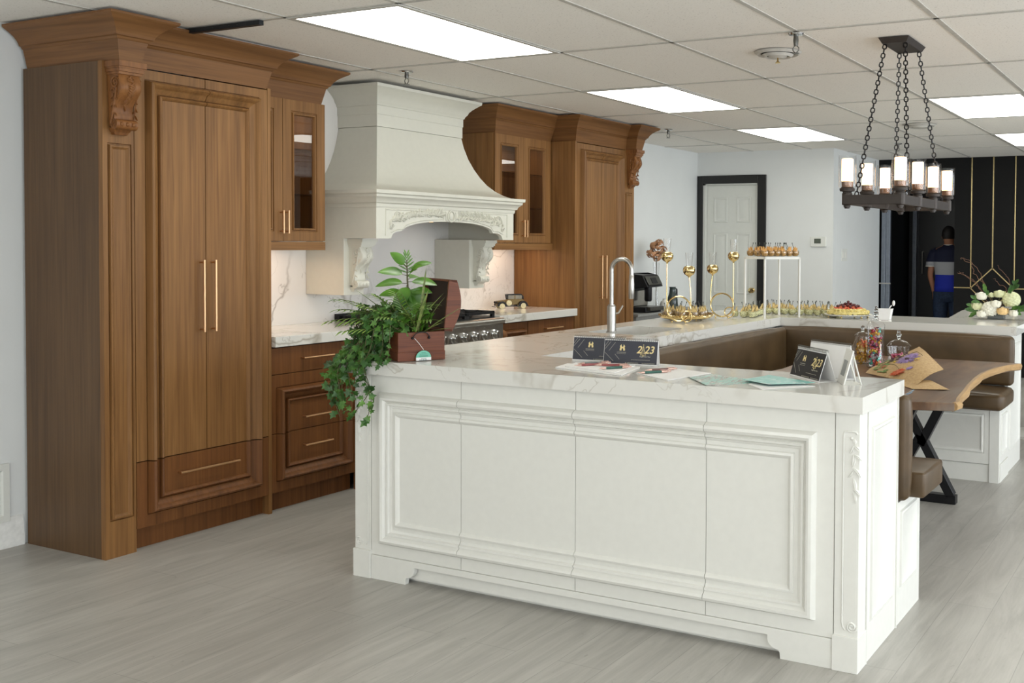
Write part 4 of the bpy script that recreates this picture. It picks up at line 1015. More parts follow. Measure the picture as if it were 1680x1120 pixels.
iv = thing('ivy_plant', 'trailing green ivy spilling from the chest over the left counter corner', 'plant', tuple(P(.05,.14,.09)))
lf = MB(); stm = MB()
def vine(pts, nl, s0=.030, spread=.02):
    pts = [Vector(p) for p in pts]; cur = []
    for i in range(len(pts)-1):
        p0 = pts[max(0,i-1)]; p1 = pts[i]; p2 = pts[i+1]; p3 = pts[min(len(pts)-1,i+2)]
        for k in range(8):
            t = k/8; cur.append(.5*((2*p1)+(-p0+p2)*t+(2*p0-5*p1+4*p2-p3)*t*t+(-p0+3*p1-3*p2+p3)*t**3))
    cur.append(pts[-1]); stm.tube(cur, .0016, 5)
    for k in range(nl):
        i = int((k+ra.random())/nl*(len(cur)-1)); c = cur[i]+Vector((ra.uniform(-1,1),ra.uniform(-1,1),ra.uniform(-.6,.6)))*spread
        out = Vector((ra.uniform(-.7,.9),ra.uniform(-1.2,.2),ra.uniform(-1.0,.25))); nn = Vector((ra.uniform(-.2,.9),-1,ra.uniform(.0,1.0)))
        stm.tube([cur[i], c], .0008, 4); star_leaf(lf, c, out, nn, s0*ra.uniform(.7,1.25))
# mass over the left (long) side of the chest, from its mouth down past the counter edge
for k in range(26):
    y0 = ra.uniform(.02,.27); z0 = PH+ra.uniform(.0,.05); A = P(.02,y0,z0); o = ra.uniform(.03,.13)
    B = P(-o*.6,y0+ra.uniform(-.03,.05),z0+ra.uniform(-.01,.06)); C_ = P(-o,y0+ra.uniform(-.03,.08),ra.uniform(.02,.09))
    C_.x = max(C_.x,1.56); D_ = C_+Vector((ra.uniform(-.05,.02),ra.uniform(-.07,-.01),-ra.uniform(.03,.10)))
    if D_.x > 1.69 and D_.y > .33: D_.z = max(D_.z, IZT+.012)
    vine([A,B,C_,D_], 20, .030, .026)
def hang(p0, p1, p2, p3, n, s=.031, sp=.016): vine([P(.02,ra.uniform(.05,.2),PH), p0, p1, p2, p3], n, s, sp)
for k in range(9):
    x = ra.uniform(1.67,1.78); yy = .318-ra.uniform(0,.03)
    hang((x+.03,.36,IZT+.04),(x,yy,IZT-.03),(x+ra.uniform(-.02,.05),yy-.005,.86-ra.uniform(0,.06)),(x+ra.uniform(-.05,.05),yy-.01,.80-ra.uniform(0,.09)), 20, .031, .022)
hang((1.84,.35,IZT+.03),(1.86,.31,.92),(1.905,.305,.80),(1.865,.31,.672), 30, .033, .012)
hang((1.80,.35,IZT+.03),(1.81,.315,.90),(1.90,.30,.83),(1.78,.31,.70), 30, .030, .016)
hang((1.72,.34,IZT+.03),(1.70,.31,.88),(1.69,.31,.78),(1.72,.31,.70), 16, .028, .014)
part('foliage', lf, m_ivy, iv, fix=False, sharp=180); part('vines', stm, m_stem, iv)
# broad-leaf plant
bl = thing('broadleaf_plant', 'upright plant with broad glossy oval leaves in the middle of the chest', 'plant', tuple(P(.10,.15,.09)))
b = MB(); s_ = MB(); base = P(.10,.15,.09); top = Vector((1.905,.52,1.375))
s_.tube([base, base.lerp(top,.4)+Vector((.006,0,0)), base.lerp(top,.75), top], [.004,.004,.0035,.002], 8)
def oval(c, d, nrm, Ln, w):
    d = Vector(d).normalized(); nrm = Vector(nrm); nrm = (nrm-d*nrm.dot(d)).normalized(); e = d.cross(nrm); n = 10; vs = []
    for i in range(n+1):
        t = i/n; ww = w*math.sin(PI*t**.85)**.75 if 0 < t < 1 else 0; m = c+d*(Ln*t)-nrm*(Ln*.22*t*t)
        vs += [m-e*ww+nrm*ww*.25, m-e*ww*.5+nrm*ww*.05, m, m+e*ww*.5+nrm*ww*.05, m+e*ww+nrm*ww*.25]
    b.add(vs, [(i*5+j, i*5+5+j, i*5+6+j, i*5+1+j) for i in range(n) for j in range(4)])
R_ = Vector((.90,.44,0)); Fw = Vector((-.44,.90,0)); U_ = Vector((0,0,1))
for (h, r_, u_, f_, Ln, w_, nu) in [(.86,.9,.45,-.1,.085,.020,1),(.80,-.9,.25,-.2,.095,.026,1),(.72,1,.05,-.15,.100,.022,1),(.70,-1,.05,-.2,.105,.024,1),(.66,.75,-.75,-.2,.085,.026,.4),(.64,-.35,-.9,-.35,.085,.026,.3),(.60,.25,-1,-.5,.09,.026,.3),(.70,-.1,-.8,-.6,.075,.022,.3),(.52,-.7,-.7,-.3,.08,.024,.6),(.50,.8,-.5,-.2,.08,.022,.6),(.75,.3,.2,.9,.08,.022,.8),(.90,-.5,.7,-.4,.07,.020,.8),(.78,.6,.6,-.5,.075,.020,.9),(.56,-.95,.1,-.4,.09,.022,.9),(.58,.95,.15,-.3,.085,.020,.9)]:
    c = base.lerp(top, h); d = R_*r_+U_*u_+Fw*f_; s_.tube([c, c+d.normalized()*.022], .0014, 5); oval(c+d.normalized()*.02, d, U_*nu-Fw*(1.1-nu*.5), Ln*1.12, w_*1.35)
for k in range(7):   # small pinnate top
    t = k/6; c = base.lerp(top, .84+.22*t)
    for s in (-1, 1): blade(b, c, R_*s*(.9-.4*t)+U_*(.35+.9*t), -Fw, .050*(1-.35*t), .0036, .05, 5)
part('leaves', b, m_leaf, bl, fix=False, sharp=180); part('stalk', s_, m_stem, bl)
# parlour palm: feathered fronds arching left
pm = thing('palm_plant', 'small palm with fine feathered fronds arching to the left in the chest', 'plant', tuple(P(.05,.2,.09)))
b = MB(); s_ = MB()
for (r_, u_, f_, Ln, sag) in [(-.75,1.0,-.1,.26,.55),(-.9,.75,.1,.25,.5),(-.55,1.0,.2,.24,.5),(-1,.55,-.2,.21,.5),(-.35,1.0,-.3,.20,.4),(.35,.8,.3,.17,.5),(-.8,.9,.45,.22,.6),(-.2,.9,.5,.22,.4),(.5,.9,-.1,.18,.6),(-.95,.35,-.45,.16,.4),(-.6,.9,-.5,.20,.4),(-.15,1.1,-.4,.19,.3),(.25,.95,-.4,.16,.4),(-.85,.6,-.55,.21,.5),(.6,.6,-.4,.15,.5),(-.45,.7,-.6,.17,.5),(-1,.7,-.3,.24,.6),(.1,.8,-.6,.15,.5)]:
    c = P(.05+ra.uniform(-.02,.05),.05+ra.uniform(-.03,.10),.12); d = (R_*r_+U_*u_+Fw*f_).normalized(); pts = []
    for i in range(13):
        t = i/12; pts.append(c+d*(Ln*1.22*t)-U_*(sag*Ln*t*t*.8)+R_*(r_*.06*t*t))
    s_.tube(pts, [.0018]*8+[.0012]*5, 5)
    for i in range(3, 13):
        tt = (pts[i]-pts[i-1]).normalized(); sd = tt.cross(U_).normalized()
        for s in (-1, 1): blade(b, pts[i], sd*s+tt*.75, U_, .075*(1-.5*abs(i/12-.55)), .0052, .25, 5)
part('fronds', b, m_palm, pm, fix=False, sharp=180); part('stems', s_, m_stem, pm)
# spiky grass with striped blades
gr = thing('grass_plant', 'spiky striped grass blades shooting out to both sides of the chest', 'plant', tuple(P(.13,.1,.09)))
b = MB()
for (r_, u_, f_, Ln) in [(-1,.62,-.3,.30),(-.95,.85,-.1,.26),(.85,.62,-.2,.19),(.75,.95,0,.20),(.15,1.3,0,.25),(-.5,1.1,-.1,.20),(.55,.9,.2,.17),(1,.25,-.1,.13),(-1,.2,-.3,.17),(.4,1.2,-.3,.19),(-.3,.8,-.5,.15),(.7,.4,-.5,.13),(-.7,.5,.3,.2)]:
    blade(b, P(.10+ra.uniform(-.03,.03),.06+ra.uniform(-.04,.05),.11), R_*r_+U_*u_+Fw*f_, U_ if abs(u_) < 1.2 else -Fw, Ln*1.25, .0062, .06, 9, .5, 1)
part('blades', b, m_stripe, gr, fix=False, sharp=180)
b = MB(); s2 = MB()
for k in range(110):
    c = P(ra.uniform(.02,.17),ra.uniform(.02,.25),PH+ra.uniform(-.01,.10)); star_leaf(b, c, Vector((ra.uniform(-1,1),ra.uniform(-1,.3),ra.uniform(-.2,.9))), Vector((ra.uniform(-.4,.4),-1,.7)), ra.uniform(.028,.042)); s2.tube([c, Vector((c.x*.3+P(.1,.12,0).x*.7, c.y*.3+P(.1,.12,0).y*.7, IZT+.092))], .001, 4)
gc = thing('foliage_plant', 'low leafy green plant filling the mouth of the chest', 'plant', tuple(P(.1,.12,.09))); part('leaves', b, m_leaf, gc, fix=False, sharp=180); part('stems', s2, m_stem, gc)
# ------------------------------------------------------------------ desk calendars
m_navyp = plain('calendar_dark_card', '2A2C38', .35, 0, .05); m_ink = plain('calendar_black_card', '15161C', .35, 0, .05)
m_goldp = plain('gold_print', 'EBD79A', .4, 0, .02); m_silver = plain('silver_print', 'B9B5A6', .4, 0, .02)
def text_mesh(s, size, ext=.0002):
    c = bpy.data.curves.new('t', 'FONT'); c.body = s; c.size = size; c.align_x = 'CENTER'; c.align_y = 'CENTER'; c.shear = .25; c.offset = size*.012; c.resolution_u = 4; c.extrude = ext
    o = bpy.data.objects.new('t', c); COL.objects.link(o); dg = bpy.context.evaluated_depsgraph_get(); me = o.evaluated_get(dg).to_mesh()
    vs = [tuple(v.co) for v in me.vertices]; fs = [tuple(p.vertices) for p in me.polygons]; o.evaluated_get(dg).to_mesh_clear(); bpy.data.objects.remove(o); bpy.data.curves.remove(c); return vs, fs
T2 = text_mesh('2', .046); T23 = text_mesh('23', .046); TH = text_mesh('H', .03); TNY = text_mesh('Happy New Year', .007)
def calendar(name, label, p, ang, w, h, dep, card, printed=True, group=None):
    """tent calendar; p bottom-left of the front sheet, front faces local -y"""
    t = thing(name, label, 'calendar', (p[0],p[1],IZT+.0005), ang, group)
    ta = math.atan2(dep/2, h)
    b = MB(); b.at((0,0,0), rx=-ta); b.box(0,w,0,.0015,0,h/math.cos(ta)); part('front_sheet', b, m_paper, t, world=False)
    b = MB(); b.at((0,dep,0), rx=ta); b.box(0,w,-.0015,0,0,h/math.cos(ta)); b.at((0,0,0)); b.box(0,w,0,dep,0,.001); part('stand', b, m_paper, t, world=False)
    b = MB()
    for k in range(int(w/.009)): b.tube([(.006+k*.009,dep/2+.006*math.cos(a),h+.001+.006*math.sin(a)) for a in [i*PI/5 for i in range(10)]], .0009, 4, True)
    part('wire_binding', b, m_steeld, t, world=False)
    if not printed: return t
    mx = .006
    b = MB(); b.at((0,0,0), rx=-ta); b.box(mx*.3,w-mx*.3,-.0012,-.0002,.006,h-.003); c = part('printed_page', b, card, t, world=False)
    X = Matrix.Rotation(-ta, 4, 'X') @ Matrix.Translation((0,-.0014,0)) @ Matrix.Rotation(PI/2, 4, 'X')
    def put(tm, x, z, s=1): b.T = X @ Matrix.Translation((x,z,0)) @ Matrix.Scale(s, 4); b.add(*tm)
    sc = w/.243; b = MB(); put(T2, w*.655, h*.62, sc*.95); put(T23, w*.84, h*.62, sc*.95); 
    # logo: an H with arrow-notched stems
    lx, lz, q = w*.345, h*.70, .013*sc; b.T = X
    for s in (-1, 1):
        b.prism([(lx+s*q*.15,lz-q*.2),(lx+s*q*.15,lz+q*.25),(lx+s*q*.35,lz+q*.45),(lx+s*q*.35,lz+q),(lx+s*q*.9,lz+q*.45),(lx+s*q*.75,lz),(lx+s*q*.9,lz-q*.45),(lx+s*q*.9,lz-q),(lx+s*q*.3,lz-q),(lx+s*q*.3,lz-q*.5),(lx,lz-q*.2)], 0, .0003)
    b.prism([(lx-q*.3,lz-q*.18),(lx+q*.3,lz-q*.18),(lx+q*.3,lz+q*.18),(lx-q*.3,lz+q*.18)], 0, .0003)
    # christmas tree standing for the zero
    tx, tz = w*.735, h*.60
    def ln(a, c_, r=.0007): b.tube([(a[0],a[1],.0004),(c_[0],c_[1],.0004)], r, 4)
    ln((tx-.011*sc,tz-.018*sc),(tx,tz+.02*sc)); ln((tx+.011*sc,tz-.018*sc),(tx,tz+.02*sc)); ln((tx-.013*sc,tz-.018*sc),(tx+.013*sc,tz-.018*sc))
    for k in range(5): zz = tz-.014*sc+k*.0065*sc; ww = .009*sc*(1-k*.19); ln((tx-ww,zz),(tx+ww,zz+.003*sc), .0009)
    b.ball((tx,tz+.024*sc,.0004), .002*sc, 6, 4); b.ball((tx,tz-.022*sc,.0004), .0025*sc, 6, 4)
    part('gold_print', b, m_goldp, c, world=False, fix=False)
    b = MB(); put(TNY, w*.77, h*.36, sc); b.T = X
    for (a, c_) in [((0,.60),(.125,.92)),((.085,.55),(.21,.90)),((.01,.48),(.19,.14)),((.20,.42),(.30,.22)),((.0,.72),(.08,.95))]: ln((w*a[0]+.003,h*a[1]), (w*c_[0],h*c_[1]), .0006)
    for (x0, x1, z, r) in [(.25,.42,.50,.0012),(.25,.42,.445,.0007),(.52,.87,.22,.0008),(.45,.66,.09,.0012),(.75,.96,.09,.0012),(.42,.435,.09,.002),(.725,.74,.09,.002)]:
        n = max(1, int((x1-x0)*w/.0035))
        for k in range(n): a = w*(x0+(x1-x0)*k/n); ln((a,h*z),(a+.0024,h*z+.0004*(k % 3)), r)
    part('line_print', b, m_silver, c, world=False, fix=False)
    return t
calendar('desk_calendar', 'dark desk calendar on the left, half hidden behind its neighbour', (2.597,.785), math.radians(8), .243, .104, .038, m_navyp)
calendar('desk_calendar', 'dark desk calendar with gold 2023 print, standing in front of the pens and faucet', (2.783,.738), math.radians(8), .243, .104, .036, m_navyp)
calendar('desk_calendar', 'black and gold 2023 desk calendar angled at the right end of the counter', (3.612,.775), math.radians(-42), .236, .112, .075, m_ink)
calendar('desk_calendar', 'blank white-backed desk calendar standing behind the black one', (3.645,.868), math.radians(-30), .235, .128, .05, m_paper, False)
t = thing('photo_frame', 'small white folded card with a grey window, rightmost on the counter', 'card', (3.83,.70,IZT+.0005), math.radians(-60))
b = MB(); ta = math.atan2(.035,.125); b.at((0,0,0), rx=-ta); b.box(0,.115,0,.006,0,.13); part('front_board', b, m_white, t, world=False, bev=.002)
b = MB(); b.at((0,0,0), rx=-ta); b.box(.026,.088,-.001,.0005,.030,.088); part('window', b, plain('grey_photo', '8D918F', .4), t, world=False)
b = MB(); b.at((0,.07,0), rx=ta); b.box(0,.02,-.003,0,0,.127); b.box(.095,.115,-.003,0,0,.127); b.box(.02,.095,-.003,0,.105,.127); b.at((0,0,0)); b.box(0,.115,0,.07,0,.001); part('back_leg', b, m_white, t, world=False)

# ------------------------------------------------------------------ papers, leaflets, pens
def sheet(pts, z0, th, m, name, label, cat, group=None, curl=0.0):
    b = MB(); n = 10; P_ = [Vector((x,y,0)) for x, y in pts]; rows = []
    def f(u, v): p = P_[0].lerp(P_[3], u).lerp(P_[1].lerp(P_[2], u), v); return p
    for zz, fl in ((z0+th, False), (z0, True)): b.grid(lambda u, v, zz=zz: (lambda p: Vector((p.x,p.y,zz+curl*(max(0,abs(v-.5)-.2)*2)**2)))(f(u, v)), n, n, fl)
    bm = b.bm(); bmesh.ops.remove_doubles(bm, verts=bm.verts[:], dist=1e-7); bnd = [e for e in bm.edges if e.is_boundary]
    if bnd: bmesh.ops.bridge_loops(bm, edges=bnd)
    bm.verts.index_update(); b.v = [v.co.copy() for v in bm.verts]; b.f = [tuple(v.index for v in f_.verts) for f_ in bm.faces]; bm.free()
    return single(name, b, m, label, cat, group)
Z0 = IZT+.0006
sheet([(2.690,.520),(2.660,.655),(2.99,.69),(3.055,.430)], Z0, .004, m_paper, 'notepad', 'white notepad under the pens in front of the left calendars', 'notepad')
sheet([(2.72,.545),(2.69,.67),(2.96,.70),(3.01,.455)], Z0+.0045, .003, m_paper, 'paper_stack', 'white paper stack lying on the notepad under the red pens', 'paper')
sheet([(3.065,.530),(3.11,.735),(3.325,.665),(3.275,.395)], Z0, .003, m_paper, 'notepad', 'white notepad under the two right-hand pens', 'notepad')
def leaflet_mat(name, kind):
    g = G(name); c = g.new('ShaderNodeTexCoord'); s = g.new('ShaderNodeSeparateXYZ'); g.l(c.outputs['Object'], s.inputs[0])
    n = g.noise(g.coord((18,60,1) if kind else (60,14,1), rot=(0,0,.5)), 1, 3, .5, 1)
    if kind: col = g.ramp(n, [(.35, lin('9FCFC9')), (.5, lin('5FB7AE')), (.58, lin('A9D8D2')), (.68, lin('E4E9E4'))])
    else: col = g.ramp(n, [(.35, lin('86C4B8')), (.48, lin('B4D3CB')), (.56, lin('8F8A84')), (.66, lin('D9DAD4'))])
    g.set(col=col, rough=.35); return g.m
sheet([(3.30,.515),(3.345,.63),(3.60,.54),(3.465,.335)], Z0, .0012, leaflet_mat('teal_fan_print', 0), 'brochure', 'teal and grey printed brochure fanned beside the right notepad', 'brochure', curl=.006)
sheet([(3.575,.455),(3.575,.645),(3.81,.52),(3.675,.35)], Z0, .001, m_paper, 'brochure', 'white brochure under the teal one near the black calendar', 'brochure')
sheet([(3.53,.50),(3.57,.665),(3.80,.545),(3.665,.42)], Z0+.0085, .001, leaflet_mat('teal_wave_print', 1), 'brochure', 'teal wave-patterned brochure in front of the black calendar', 'brochure', curl=.004)
def pen(a, c, m, label, z=IZT+.0085):
    a, c = Vector((a[0],a[1],z+.005)), Vector((c[0],c[1],z+.005)); d = c-a; t = thing('ballpoint_pen', label, 'pen', tuple(a), math.atan2(d.y,d.x), None); Ln = .145
    def bm_(prof): b = MB(); b.T = Matrix.Rotation(PI/2, 4, 'Y'); b.lathe(prof, 14); return b
    part('barrel', bm_([(.0042,.03),(.005,.035),(.005,.10),(.0045,.102)]), m, t, world=False)
    part('tip', bm_([(.0008,0),(.0015,.004),(.0042,.022),(.0043,.03)]), m_rose, t, world=False)
    part('cap', bm_([(.0048,.102),(.0048,.128),(.003,.130),(.003,.143),(0,.144)]), m_rose, t, world=False)
    b = MB(); b.box(.098,.135,-.0015,.0015,.0055,.0068); b.box(.128,.134,-.0015,.0015,.003,.006); part('clip', b, m_rose, t, world=False)
m_rose = plain('rose_metal', 'D9B3A6', .25, .8); m_pr = plain('pen_dusty_red', '93504F', .35); m_pg = plain('pen_dark_green', '2F5B50', .35); m_pk = plain('pen_grey', '6B7371', .35); m_pb = plain('pen_brown', '6B4A45', .35)
pen((2.765,.545),(2.86,.66), m_pr, 'red ballpoint pen at the left end of the pens')
pen((2.745,.60),(2.83,.70), m_pk, 'grey ballpoint pen behind the leftmost red pen')
pen((2.83,.595),(2.95,.66), m_pr, 'second red ballpoint pen, in the middle of the left paper stack')
pen((2.91,.50),(2.99,.62), m_pg, 'green ballpoint pen on the left paper stack')
pen((3.095,.485),(3.18,.60), m_pg, 'green ballpoint pen on the right notepad', IZT+.0042)
pen((3.08,.57),(3.17,.70), m_pb, 'brown ballpoint pen behind the green one on the right notepad', IZT+.0042)

# ------------------------------------------------------------------ gold candle holders
def candle_holder(label, cx, cy, ang, flip):
    t = thing('candle_holder', label, 'candle holder', (cx,cy,IZT), ang, None)
    R1 = .080; sx = -1 if not flip else 1
    zc = R1+.012; b = MB()
    for k in range(1): b.tube([(R1*math.cos(a),0,zc+R1*math.sin(a)) for a in [i*PI/20 for i in range(40)]], .0055, 8, True)
    b.tube([(.05+.034*math.cos(a),.012,.042+.034*math.sin(a)) for a in [i*PI/12 for i in range(24)]], .004, 8, True)
    part('ring', b, m_gold, t, world=False)
    b = MB()
    for x in (-.045,.045): b.ball((x,0,.007), .007, 10, 6)
    part('foot', b, m_gold, t, world=False)
    for s, hh, lean in ((sx,.405,0),(-sx,.315,-.012)):
        x0 = s*R1; b = MB(); b.tube([(x0*.93,0,zc-R1*.4),(x0,0,zc),(x0,0,zc+.1),(x0+s*lean,0,hh)], .0045, 8); st_ = part('stem', b, m_gold, t, world=False)
        b = MB(); x1 = x0+s*lean; b.lathe([(.0045,-.052),(.006,-.046),(.013,-.040),(.028,-.031),(.038,-.017),(.0405,.0),(.035,.016),(.026,.023),(.018,.025)], 24, (x1,0,hh+.03)); part('bulb_cup', b, m_gold, st_, world=False)
        b = MB(); b.lathe([(.018,.0),(.024,.07),(.026,.095),(.0245,.095),(.0225,.07),(.0165,.001)], 24, (x1,0,hh+.045), cap=False); part('glass_votive', b, m_glass, st_, world=False)
candle_holder('polished gold ring candle holder with two glass votives, at the front end of the tray', 2.004, 2.93, math.radians(12), False)
candle_holder('polished gold ring candle holder behind the tray, nearer the white riser', 2.060, 3.47, math.radians(12), True)
tr = thing('serving_tray', 'oval gold tray with a rope rim holding dessert cups', 'tray', (1.90,3.24,IZT), math.radians(18))
b = MB(); n = 48; a_, b2 = .175, .235
def ell(f, z): return [(a_*f*math.cos(2*PI*k/n), b2*f*math.sin(2*PI*k/n), z) for k in range(n)]
b.loft([ell(.93,.012),(ell(1.0,.018)),ell(1.03,.036),ell(1.0,.036),ell(.96,.022),ell(.9,.018)]); part('plate', b, m_gold, tr, world=False)
b = MB()
for q in (0, PI): b.tube([((a_*1.03+.004*math.cos(i*.9+q))*math.cos(2*PI*i/180), (b2*1.03+.004*math.cos(i*.9+q))*math.sin(2*PI*i/180), .034+.004*math.sin(i*.9+q)) for i in range(180)], .0035, 5, True)
part('rope_rim', b, m_gold, tr, world=False)
for k in range(4):
    a = PI/4+k*PI/2; b = MB(); b.ball((a_*.7*math.cos(a), b2*.7*math.sin(a), .006), .0065, 8, 6); part('foot', b, m_gold, tr, world=False)
# ------------------------------------------------------------------ snack cups (prototypes, then copies)
def cup(name, label, group, fill, garn, gcol2, seed, shape=0):
    r_ = random.Random(seed); t = thing(name, label, 'dessert cup', (0,0,0), 0, group)
    b = MB()
    if shape == 0: b.lathe([(.0,.001),(.017,.001),(.026,.014),(.0285,.030),(.025,.046),(.0238,.046),(.027,.030),(.0245,.015),(.016,.003),(0,.003)], 14, cap=False)
    else: b.lathe([(0,.001),(.020,.001),(.026,.046),(.0248,.046),(.019,.003),(0,.003)], 6, cap=False)
    part('glass_cup', b, m_glass, t, world=False)
    b = MB(); b.lathe([(.014,.004),(.0235,.015),(.0255,.030),(.024,.038),(.012,.043),(0,.044)], 12); part('filling', b, fill, t, world=False)
    b = MB()
    for k in range(3):
        a = r_.uniform(0,6.28); x, y = .009*math.cos(a), .009*math.sin(a); w_ = Vector((math.cos(a+1.6),math.sin(a+1.6),0))*.017; o = Vector((x,y,.036)); nn = Vector((math.cos(a),math.sin(a),0))*.002; tp = o+Vector((x*.6,y*.6,r_.uniform(.028,.042)))
        b.add([o-w_-nn,o+w_-nn,tp-nn,o-w_+nn,o+w_+nn,tp+nn], [(0,1,2),(5,4,3),(0,3,4,1),(1,4,5,2),(2,5,3,0)])
    part('cracker', b, garn, t, world=False)
    b = MB(); a = r_.uniform(0,6.28); b.tube([(0,0,.03),(.022*math.cos(a),.022*math.sin(a),.092)], .0017, 5); b.ball((.0225*math.cos(a),.0225*math.sin(a),.094), .0034, 6, 5, (1,1,1.8)); part('pick', b, m_pick, t, world=False)
    return t
m_pick = plain('dark_plastic_pick', '3A4038', .3)
m_choc = plain('brown_mousse', '9C8462', .5, 0, .25, 90); m_green = plain('green_salad', 'D3D2A2', .6, 0, .3, 120); m_ora = plain('orange_filling', 'B48A4A', .5, 0, .3, 90)
m_chip = plain('yellow_cracker', 'E2C88A', .6, 0, .2, 90); m_chipo = plain('orange_chip', 'E0AA5E', .55, 0, .2, 90)
protoA = cup('dessert_cup', 'small glass cup of brown mousse with crackers on the gold oval tray', 'dessert cups on the gold tray', m_choc, m_chip, None, 1)
protoB = cup('snack_cup', 'small glass cup of green salad with crackers in rows at the counter corner', 'snack cups in rows at the counter corner', m_green, m_chip, None, 2, 1)
protoC = cup('snack_cup', 'small glass cup with orange chips on top of the tall white riser', 'snack cups on the riser', m_ora, m_chipo, None, 3)
def scatter(proto, pts, z):
    for i, (x, y) in enumerate(pts):
        rz = rnd.uniform(0, 6.28)
        if i == 0: proto.location = (x,y,z); proto.rotation_euler = (0,0,rz)
        else: dup(proto, (x,y,z), rz)
pts = []
for (u, v) in [(-.09,-.16),(0,-.18),(.08,-.15),(-.12,-.09),(-.04,-.10),(.04,-.09),(.115,-.07),(-.12,-.01),(-.04,-.02),(.045,-.01),(.12,.01),(-.11,.07),(-.03,.06),(.05,.07),(.11,.09),(-.06,.14),(.02,.15),(.08,.16)]:
    a = math.radians(18); pts.append((1.90+u*math.cos(a)-v*math.sin(a), 3.24+u*math.sin(a)+v*math.cos(a)))
scatter(protoA, pts, IZT+.0185)
pts = []
for r in range(3):
    for k in range(13):
        y = 3.62+k*.058
        if k < 7: x = 2.25-.065*r-.012*k*(r == 0)+rnd.uniform(-.006,.006)-.03; pts.append((x, y+rnd.uniform(-.006,.006)))
for r in range(4):
    for k in range(9):
        x = 2.10+k*.064+(.03 if r % 2 else 0)+rnd.uniform(-.006,.006); y = 4.06+r*.066+rnd.uniform(-.006,.006)
        if x < 2.66 and y < 4.33: pts.append((x, y))
pts = [p for i, p in enumerate(pts) if all(math.hypot(p[0]-q[0], p[1]-q[1]) > .053 for q in pts[:i])]
LEG = [(2.325,3.60),(2.478,3.865),(2.125,3.716),(2.278,3.981)]
pts = [p for p in pts if all(math.hypot(p[0]-q[0], p[1]-q[1]) > .04 for q in LEG) and math.hypot(p[0]-2.06,p[1]-3.47) > .12]
scatter(protoB, pts, IZT+.0005)
# riser
rs = thing('display_riser', 'tall open white metal riser with four legs carrying snack cups', 'stand', (2.30,3.79,IZT))
A, B = Vector((2.325,3.60,0)), Vector((2.478,3.865,0)); D = B-A; Nn = Vector((-D.y, D.x, 0)).normalized()*.23; C4 = [A, B, B+Nn, A+Nn]; C4 = [(p.x,p.y) for p in C4]
ra_ = math.atan2(D.y, D.x)
for x, y in C4:
    b = MB(); b.T = Matrix.Translation((x,y,0)) @ Matrix.Rotation(ra_, 4, 'Z'); b.box(-.006,.006,-.006,.006,IZT+.0005,1.368); part('leg', b, m_white, rs)
b = MB(); b.sweep(C4, [(-.006,1.356),(.006,1.356),(.006,1.368),(-.006,1.368)], 1, True); part('top_frame', b, m_white, rs)
b = MB(); b.add([(x,y,z) for z in (1.3685,1.3725) for x, y in C4], [(0,3,2,1),(4,5,6,7),(0,1,5,4),(1,2,6,5),(2,3,7,6),(3,0,4,7)]); part('shelf', b, m_white, rs)
pts = []
for i in range(6):
    for j in range(3): p = A+D*(.06+i*.176)+Nn*(.12+j*.36); pts.append((p.x,p.y))
scatter(protoC, pts, 1.373)
# ------------------------------------------------------------------ fruit platter
fp = thing('fruit_platter', 'round gold-footed platter piled with cut fruit on the far counter', 'platter', (2.79,4.02,IZT))
b = MB(); b.lathe([(.02,.012),(.15,.014),(.168,.022),(.168,.026),(.15,.020),(0,.019)], 40, (2.79,4.02,IZT)); part('plate', b, m_white, fp)
for k in range(6):
    a = k*PI/3+.5; b = MB(); b.ball((2.79+.14*math.cos(a),4.02+.14*math.sin(a),IZT+.007), .008, 8, 6); part('foot', b, m_gold, fp)
def fruit(name, label, group, m, shp, r_):
    b = MB()
    if shp == 'chunk': b.prism([(-.022,-.006),(.022,-.008),(.017,.012),(.0,.018),(-.018,.011)], -.011, .011, 'y')
    elif shp == 'cube': b.box(-.014,.014,-.013,.013,-.012,.012)
    else: b.ball((0,0,0), .0105, 10, 8, (1,1,1.15))
    o = part(name, b, m, None, world=False, bev=.002 if shp != 'b' else 0); return tag(o, label, 'fruit', group)
m_pine = plain('pineapple_flesh', 'E3D184', .4, 0, .15, 60); m_mel = plain('watermelon_flesh', 'D2643F', .35, 0, .2, 60); m_grape = plain('dark_red_grape', '5B1A1E', .2, 0, .2, 30)
pp = fruit('pineapple_piece', 'cream yellow pineapple wedge in the outer ring of the fruit platter', 'pineapple wedges on the platter', m_pine, 'chunk', 0)
wp_ = fruit('watermelon_piece', 'orange-red watermelon chunk in the middle of the fruit platter', 'watermelon chunks on the platter', m_mel, 'cube', 0)
gp = fruit('grape', 'dark red grape piled on top of the fruit platter', 'grapes on the platter', m_grape, 'b', 0)
def many(proto, L_):
    for i, (p, rot) in enumerate(L_):
        if i == 0: proto.location = p; proto.rotation_euler = rot
        else: dup(proto, p, rot=rot)
L_ = []
for k in range(26):
    a = k*2*PI/26
    for q, (rr_, zz) in enumerate(((.138,.034),(.112,.048))): L_.append(((2.79+rr_*math.cos(a+q*.12), 4.02+rr_*math.sin(a+q*.12), IZT+zz), (rnd.uniform(-.4,.4), rnd.uniform(-.4,.4), a+PI/2)))
many(pp, L_)
L_ = [((2.79+r_*math.cos(a), 4.02+r_*math.sin(a), IZT+z), (rnd.uniform(-.5,.5), rnd.uniform(-.5,.5), a)) for r_, z, n in ((.088,.058,16),(.062,.066,12),(.032,.068,7)) for a in [k*2*PI/n for k in range(n)]]
many(wp_, L_)
L_ = [((2.79+r_*math.cos(a+.2), 4.02+r_*math.sin(a+.2), IZT+z), (rnd.uniform(0,3),0,a)) for r_, z, n in ((.075,.079,10),(.045,.087,8),(.02,.096,4),(0,.110,1)) for a in [k*2*PI/n for k in range(n)]]
many(gp, L_)
